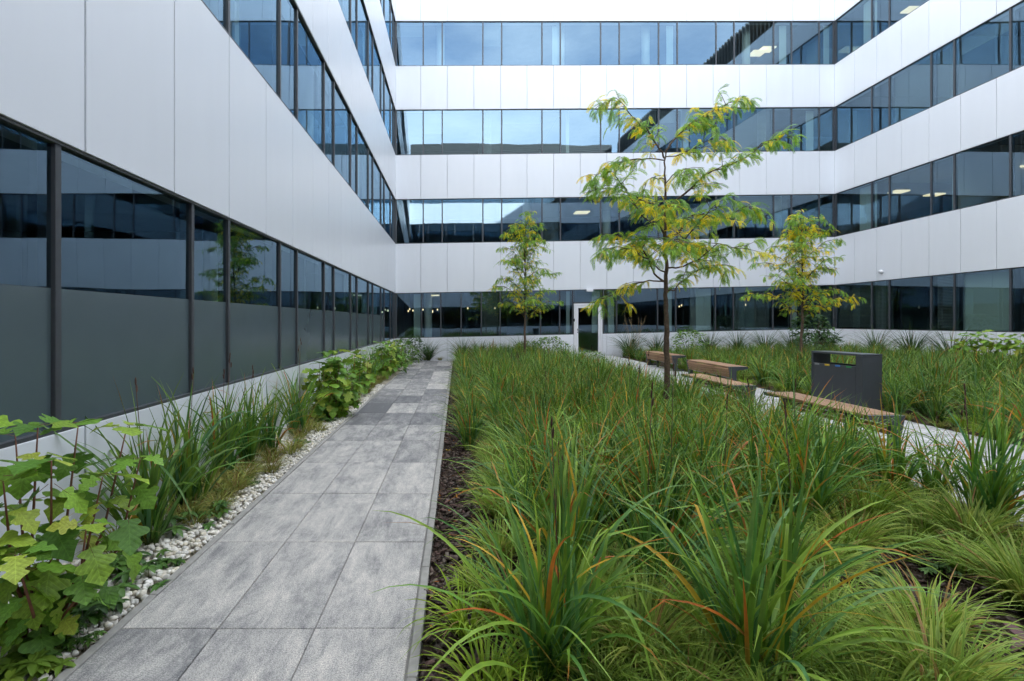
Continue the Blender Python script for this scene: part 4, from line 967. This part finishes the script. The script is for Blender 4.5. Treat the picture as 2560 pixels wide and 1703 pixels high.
# low rosettes in the pebbles
def rosette_mesh(seed, n, cols, ls):
    rng = random.Random(seed); mb = MB()
    for k in range(n):
        cx, cy, hz = rng.gauss(0, .08), rng.gauss(0, .08), rng.uniform(.035, .10)
        c0 = rng.choice(cols); a0 = rng.uniform(0, 6.28); m = rng.choice([5, 6, 7])
        for q in range(m):
            az = a0 + q * 6.283 / m + rng.gauss(0, .12); s = ls * rng.uniform(.8, 1.15); qv = rng.uniform(.85, 1.2); c = tuple(v * qv for v in c0)
            mt = Matrix.Translation((cx, cy, hz)) @ Matrix.Rotation(az - math.pi / 2, 4, 'Z') @ Matrix.Rotation(rng.uniform(-.25, .35), 4, 'X')
            V = []; F = []
            for i, (hx, hy) in enumerate(ELL):
                for sx in (-1, 0, 1): V.append(mt @ Vector((sx * hx * .9 * s, hy * s, (abs(sx) * hx * .35 - .35 * hy * hy) * s)))
            for i in range(len(ELL) - 1):
                a = i * 3; F += [(a, a + 1, a + 4, a + 3), (a + 1, a + 2, a + 5, a + 4)]
            mb.add(V, F, c)
        mb.tube([(cx, cy, 0), (cx, cy, hz)], [.0018, .0018], 4, [(.10, .14, .03)] * 8)
    return mb.mesh('leaves', M['leafcol'], True)
RC = [(0.065, .15, .025), (0.09, .19, .03), (0.05, .12, .022)]; RY = [(0.20, .29, .035), (0.15, .25, .03)]
RO = [rosette_mesh(i, 9, RC, .075) for i in range(3)]; ROY = [rosette_mesh(10 + i, 9, RY, .075) for i in range(2)]; ROS = [rosette_mesh(20 + i, 22, RC, .045) for i in range(2)]
ros = [(-1.97, 2.36, 1.05, 1), (-2.05, 2.22, 1.1, 1), (-1.93, 2.24, 1.0, 1), (-2.02, 2.08, 1.1, 1), (-1.92, 2.52, .8, 2), (-1.90, 2.40, .8, 2), (-1.96, 2.75, 1.0, 0), (-2.1, 2.9, 1.2, 0), (-1.95, 3.05, 1.0, 0), (-2.15, 3.25, 1.2, 0), (-1.9, 3.3, .7, 0), (-2.13, 3.85, 1.2, 0), (-2.05, 4.1, 1.1, 0), (-2.2, 4.35, 1.1, 0), (-2.02, 4.9, .8, 2), (-2.1, 7.9, 1.0, 0), (-1.95, 8.0, .8, 2), (-2.0, 6.5, .8, 2)]
for i, (x, y, s, kd) in enumerate(ros):
    me = (RO[i % 3], ROY[i % 2], ROS[i % 2])[kd]
    t = tag(empty('groundcover_plant', (x, y, -.03), rh.uniform(0, 6.28)), ('low green whorled ground cover plant on the white pebbles', 'yellow-green whorled ground cover in the bottom corner under the hydrangea', 'small-leaved creeping plant on the pebbles')[kd], 'ground cover', ('green whorled ground cover', 'yellow-green whorled ground cover', 'small-leaved creepers')[kd])
    link('leaves', me, t, scale=s)
# low weeds on the bare mulch, and a maroon-leaved plant
for i, (x, y, s) in enumerate([(2.45, 2.95, 1.1), (2.75, 2.35, .9), (2.35, 2.1, .8), (2.9, 3.05, 1.0), (3.15, 2.2, 1.0)]):
    t = tag(empty('low_weed', (x, y, ground_z(x) - .03), rh.uniform(0, 6)), 'small leafy weed on the bare mulch in the bottom right', 'weed', 'weeds on bare mulch'); link('leaves', ROS[i % 2] if i % 2 else RO[i % 3], t, scale=s * .8)
RED = [oak_leaf(40 + i, M['redleaf'], half=ELL) for i in range(2)]
t = tag(empty('maroon_plant', (2.62, 2.28, ground_z(2.6) - .03)), 'small maroon-leaved plant on the mulch at the bottom right', 'plant')
for k in range(7):
    az = k * .9 + rh.uniform(-.2, .2); link('leaf', RED[k % 2], t, loc=(math.cos(az) * .04, math.sin(az) * .04, .05 + .015 * k), rot=leaf_rot(az, rh.uniform(.1, .7), rh.gauss(0, .3)), scale=rh.uniform(.09, .15))
t = tag(empty('maroon_plant', (2.55, 3.9, ground_z(2.6) - .03)), 'dull maroon-leaved plant in the gap in front of the big tree', 'plant')
for k in range(9):
    az = k * .9 + rh.uniform(-.2, .2); link('leaf', RED[k % 2], t, loc=(math.cos(az) * .05, math.sin(az) * .05, .08 + .015 * k), rot=leaf_rot(az, rh.uniform(-.1, .4), rh.gauss(0, .3)), scale=rh.uniform(.10, .16))

# ------------------------------------------------------------------ honey locust trees
def frond(mb, rng, p, d, L, col):
    """a pinnate leaf: rachis bending down with pairs of small leaflets"""
    d = Vector(d).normalized(); n = 11
    side = d.cross(Vector((0, 0, 1))); side = side.normalized() if side.length > .05 else Vector((1, 0, 0))
    q = Vector(p); drop = rng.uniform(.10, .26); roll = rng.gauss(0, .5)
    V = []; F = []; C = []
    for i in range(n):
        d = (d + Vector((0, 0, -drop))).normalized(); q2 = q + d * (L / n)
        up = side.cross(d).normalized(); s2 = (side * math.cos(roll) + up * math.sin(roll))
        ll = L * .16 * (0.7 + .5 * math.sin(math.pi * (i + .7) / n)); k = rng.uniform(.82, 1.2); c = tuple(v * k for v in col)
        for sg in (-1, 1):
            o = (s2 * sg + d * .45 + Vector((0, 0, -.35 + rng.gauss(0, .12)))).normalized(); w = d * ll * .25
            b = len(V); V += [q2, q2 + o * ll * .5 + w, q2 + o * ll, q2 + o * ll * .5 - w]; F.append((b, b + 1, b + 2, b + 3)); C += [c] * 4
        b = len(V); e = s2 * .0016; V += [q - e, q + e, q2 + e, q2 - e]; F.append((b, b + 1, b + 2, b + 3)); C += [tuple(v * .8 for v in col)] * 4
        q = q2
    mb.add(V, F, C)
GR = [(0.27, .48, .06), (0.33, .54, .065), (0.20, .38, .06), (0.42, .58, .07), (0.23, .43, .11)]
YE = [(0.95, .76, .03), (0.90, .76, .04), (0.95, .70, .025), (0.78, .74, .05)]
def smooth_poly(P, k=4):
    P = [Vector(p) for p in P]; out = []
    for i in range(len(P) - 1):
        a = P[max(i - 1, 0)]; b, c = P[i], P[i + 1]; d = P[min(i + 2, len(P) - 1)]
        for j in range(k):
            t = j / k; out.append(0.5 * ((2 * b) + (c - a) * t + (2 * a - 5 * b + 4 * c - d) * t * t + (3 * b - a - 3 * c + d) * t ** 3))
    out.append(P[-1]); return out
def locust(label, loc, trunk, branches, rng, flen=.17, dens=1.0, bare=0.22, yel=.3, rt=.045):
    t = tag(empty('locust_tree', loc), label, 'tree', 'young locust trees'); wood = MB(); cr = MB()
    T = smooth_poly(trunk, 5); n = len(T); T = [p + Vector((rng.gauss(0, .006), rng.gauss(0, .006), 0)) for p in T]
    wood.tube(T, [(rt * (1 - .80 * (i / (n - 1)) ** .9)) * (1.35 if i == 0 else 1) * rng.uniform(.93, 1.09) for i in range(n)], 9)
    for B, r0 in branches:
        P = smooth_poly(B, 4); m = len(P); P = [p + Vector((rng.gauss(0, .008), rng.gauss(0, .008), rng.gauss(0, .008))) if 0 < i else p for i, p in enumerate(P)]
        wood.tube(P, [r0 * (1 - .82 * i / (m - 1)) for i in range(m)], 6)
        tot = sum((P[i + 1] - P[i]).length for i in range(m - 1)); acc = 0
        twigs = []
        for i in range(m - 1):
            sl = (P[i + 1] - P[i]).length; d = (P[i + 1] - P[i]).normalized(); f = acc / tot; acc += sl
            if f < bare: continue
            k = sl / .075 * dens; k = int(k) + (1 if rng.random() < k - int(k) else 0)
            for _ in range(k):
                p = P[i].lerp(P[i + 1], rng.random()); a = rng.uniform(0, 6.28); o = Vector((math.cos(a), math.sin(a), rng.uniform(-.1, .6)))
                y_ = rng.random() < yel * (1.7 - 1.5 * f)
                for _q in range(rng.choice([1, 2, 2, 3])):
                    dd = (o + d * .6 + Vector((rng.gauss(0, .45), rng.gauss(0, .45), rng.gauss(0, .25)))).normalized()
                    frond(cr, rng, p, dd, flen * rng.uniform(.65, 1.25), rng.choice(YE if (y_ and rng.random() < .85) else GR))
            for _t in range(1 + (rng.random() < .6)):
                if rng.random() > .8 * min(1.6, sl / .1): continue
                a = rng.uniform(0, 6.28); o = (Vector((math.cos(a), math.sin(a), rng.uniform(-.1, .5))) + d * .8).normalized(); tl = rng.uniform(.18, .50) * (1.1 - .4 * f)
                ty = rng.random() < yel * (1.5 - 1.3 * f)
                e = P[i] + o * tl + Vector((0, 0, -.32 * tl)); wood.tube([P[i], P[i].lerp(e, .5) + Vector((0, 0, .02)), e], [.005, .0035, .0018], 4)
                for j in range(int(tl / .07 * dens) + 1):
                    q = P[i].lerp(e, rng.uniform(.3, 1.0)); a2 = rng.uniform(0, 6.28)
                    frond(cr, rng, q, o * .7 + Vector((math.cos(a2), math.sin(a2), rng.uniform(-.2, .4))), flen * rng.uniform(.65, 1.2), rng.choice(YE if (rng.random() < .8) == ty and ty or rng.random() < .05 else GR))
        for _ in range(5):
            frond(cr, rng, P[-1], (P[-1] - P[-2]).normalized() + Vector((rng.gauss(0, .5), rng.gauss(0, .5), rng.gauss(0, .3))), flen * rng.uniform(.8, 1.2), rng.choice(GR))
    wood.build('trunk', M['bark'], t, True)
    o = cr.build('crown', M['frond'], t); o['kind'] = 'stuff'
    return t
# the big tree: limbs laid out to its real outline (heights and reaches in metres, depth varied)
TY = 7.1; TX = (1660 - VX) * TY / FPX; TG = ground_z(TX) - .03
def tp(px, py, dy=0.0):
    X = (1460 + px / 2.2407 - VX) * TY / FPX; Z = CAM_H + (VY - (200 + py / 2.2407)) * TY / FPX
    return (X - TX, dy, Z - TG)
rt_ = random.Random(9)
def limb(pts, depth, r): n = len(pts) - 1; return ([tp(x, y, depth * (i / n) ** 1.2) for i, (x, y) in enumerate(pts)], r)
trunk_b = [(0.0, 0, 0)] + [tp(x, y) for x, y in ((464, 1700), (466, 1480), (462, 1320), (457, 1180), (463, 1040), (454, 900), (458, 720), (455, 560), (458, 410))]
limbs = [limb([(455, 440), (420, 400), (330, 290), (240, 230), (150, 150), (70, 190)], -.35, .014), limb([(458, 410), (500, 340), (600, 250), (700, 180), (800, 125), (900, 75), (985, 75)], .25, .014),
    limb([(455, 450), (350, 430), (210, 430), (130, 470), (90, 510)], .55, .010), limb([(457, 430), (520, 430), (590, 400), (650, 380), (700, 410)], -.5, .009),
    limb([(458, 715), (560, 640), (640, 560), (700, 525), (800, 490), (880, 450), (960, 380), (1100, 362)], -.3, .016), limb([(456, 880), (540, 850), (600, 760), (700, 745), (820, 750), (920, 710), (1000, 672), (1095, 705)], .5, .016),
    limb([(460, 970), (530, 910), (585, 790), (640, 730)], -.75, .013), limb([(465, 1050), (530, 1050), (620, 1010), (720, 930), (800, 950), (905, 920)], -.25, .013), limb([(460, 1185), (520, 1165), (600, 1110), (700, 1050), (830, 1020), (895, 1070)], .45, .012),
    limb([(458, 880), (420, 830), (330, 790), (250, 720), (190, 640), (110, 560)], -.4, .015), limb([(458, 710), (370, 680), (280, 620), (200, 580), (80, 570)], .35, .012),
    limb([(450, 1130), (400, 1080), (370, 1000), (300, 900), (200, 860), (100, 870)], .2, .015), limb([(452, 1075), (400, 1065), (300, 1000), (150, 960), (60, 985)], -.55, .013), limb([(450, 1130), (330, 1130), (220, 1170), (120, 1215), (45, 1245)], -.2, .011),
    limb([(456, 560), (400, 530), (380, 560), (370, 600)], .5, .008), limb([(456, 580), (490, 540), (510, 540), (520, 600)], -.5, .008), limb([(456, 800), (480, 740), (560, 700), (620, 720)], .9, .011), limb([(456, 800), (430, 740), (360, 730), (330, 800)], -.9, .011),
    limb([(458, 960), (420, 900), (330, 880), (260, 960)], .85, .012), limb([(458, 990), (500, 930), (620, 900), (720, 900), (800, 880)], .85, .012), limb([(458, 980), (440, 920), (400, 930), (340, 1010)], -.9, .011)]
locust('slim locust with green and yellow feathery leaves standing in the iris mass', (TX, TY, TG), trunk_b, limbs, rt_, .17, 1.65, .16, .36, .046)
def auto_tree(label, X, Y, H, spread, seed, zlow, rtk, lean=0.0, yel=.25, nb=20):
    rng = random.Random(seed); g = ground_z(X) - .03
    tr = [(0, 0, 0), (lean * .2, 0, H * .25), (lean * .5, .02, H * .5), (lean * .3, 0, H * .75), (lean * .2, 0, H * .97)]
    S = smooth_poly(tr, 8); br = []
    for k in range(nb):
        f = zlow + (0.97 - zlow) * (k / (nb - 1)) ** .95; i = int(f * (len(S) - 1)); b = S[i]; a = k * 2.4 + rng.uniform(-.4, .4)
        rel = (f - zlow) / (1 - zlow); ln = spread * (1.0 - .62 * rel) * rng.uniform(.5, 1.15); rise = ln * (.55 + .65 * rel + rng.uniform(-.2, .25))
        e = Vector((math.cos(a) * ln, math.sin(a) * ln, rise * .9)); br.append(([b, b + Vector((e.x * .3, e.y * .3, rise * .45)), b + Vector((e.x * .65, e.y * .65, rise * .85)), b + e, b + e * 1.12 + Vector((0, 0, -.10))], .012 * (1.1 - .6 * rel)))
    return locust(label, (X, Y, g), tr, br, rng, .17, 1.25, .12, yel * 1.2, rtk)
auto_tree('smaller locust tree in front of the end wing left of the door', 2.27, 17.0, 4.85, 1.28, 61, .33, .05, .05, .22, 32)
auto_tree('locust tree with a yellowing crown before the wall corner behind the bin', 9.2, 13.5, 3.95, 1.18, 97, .38, .045, .14, .42, 30)
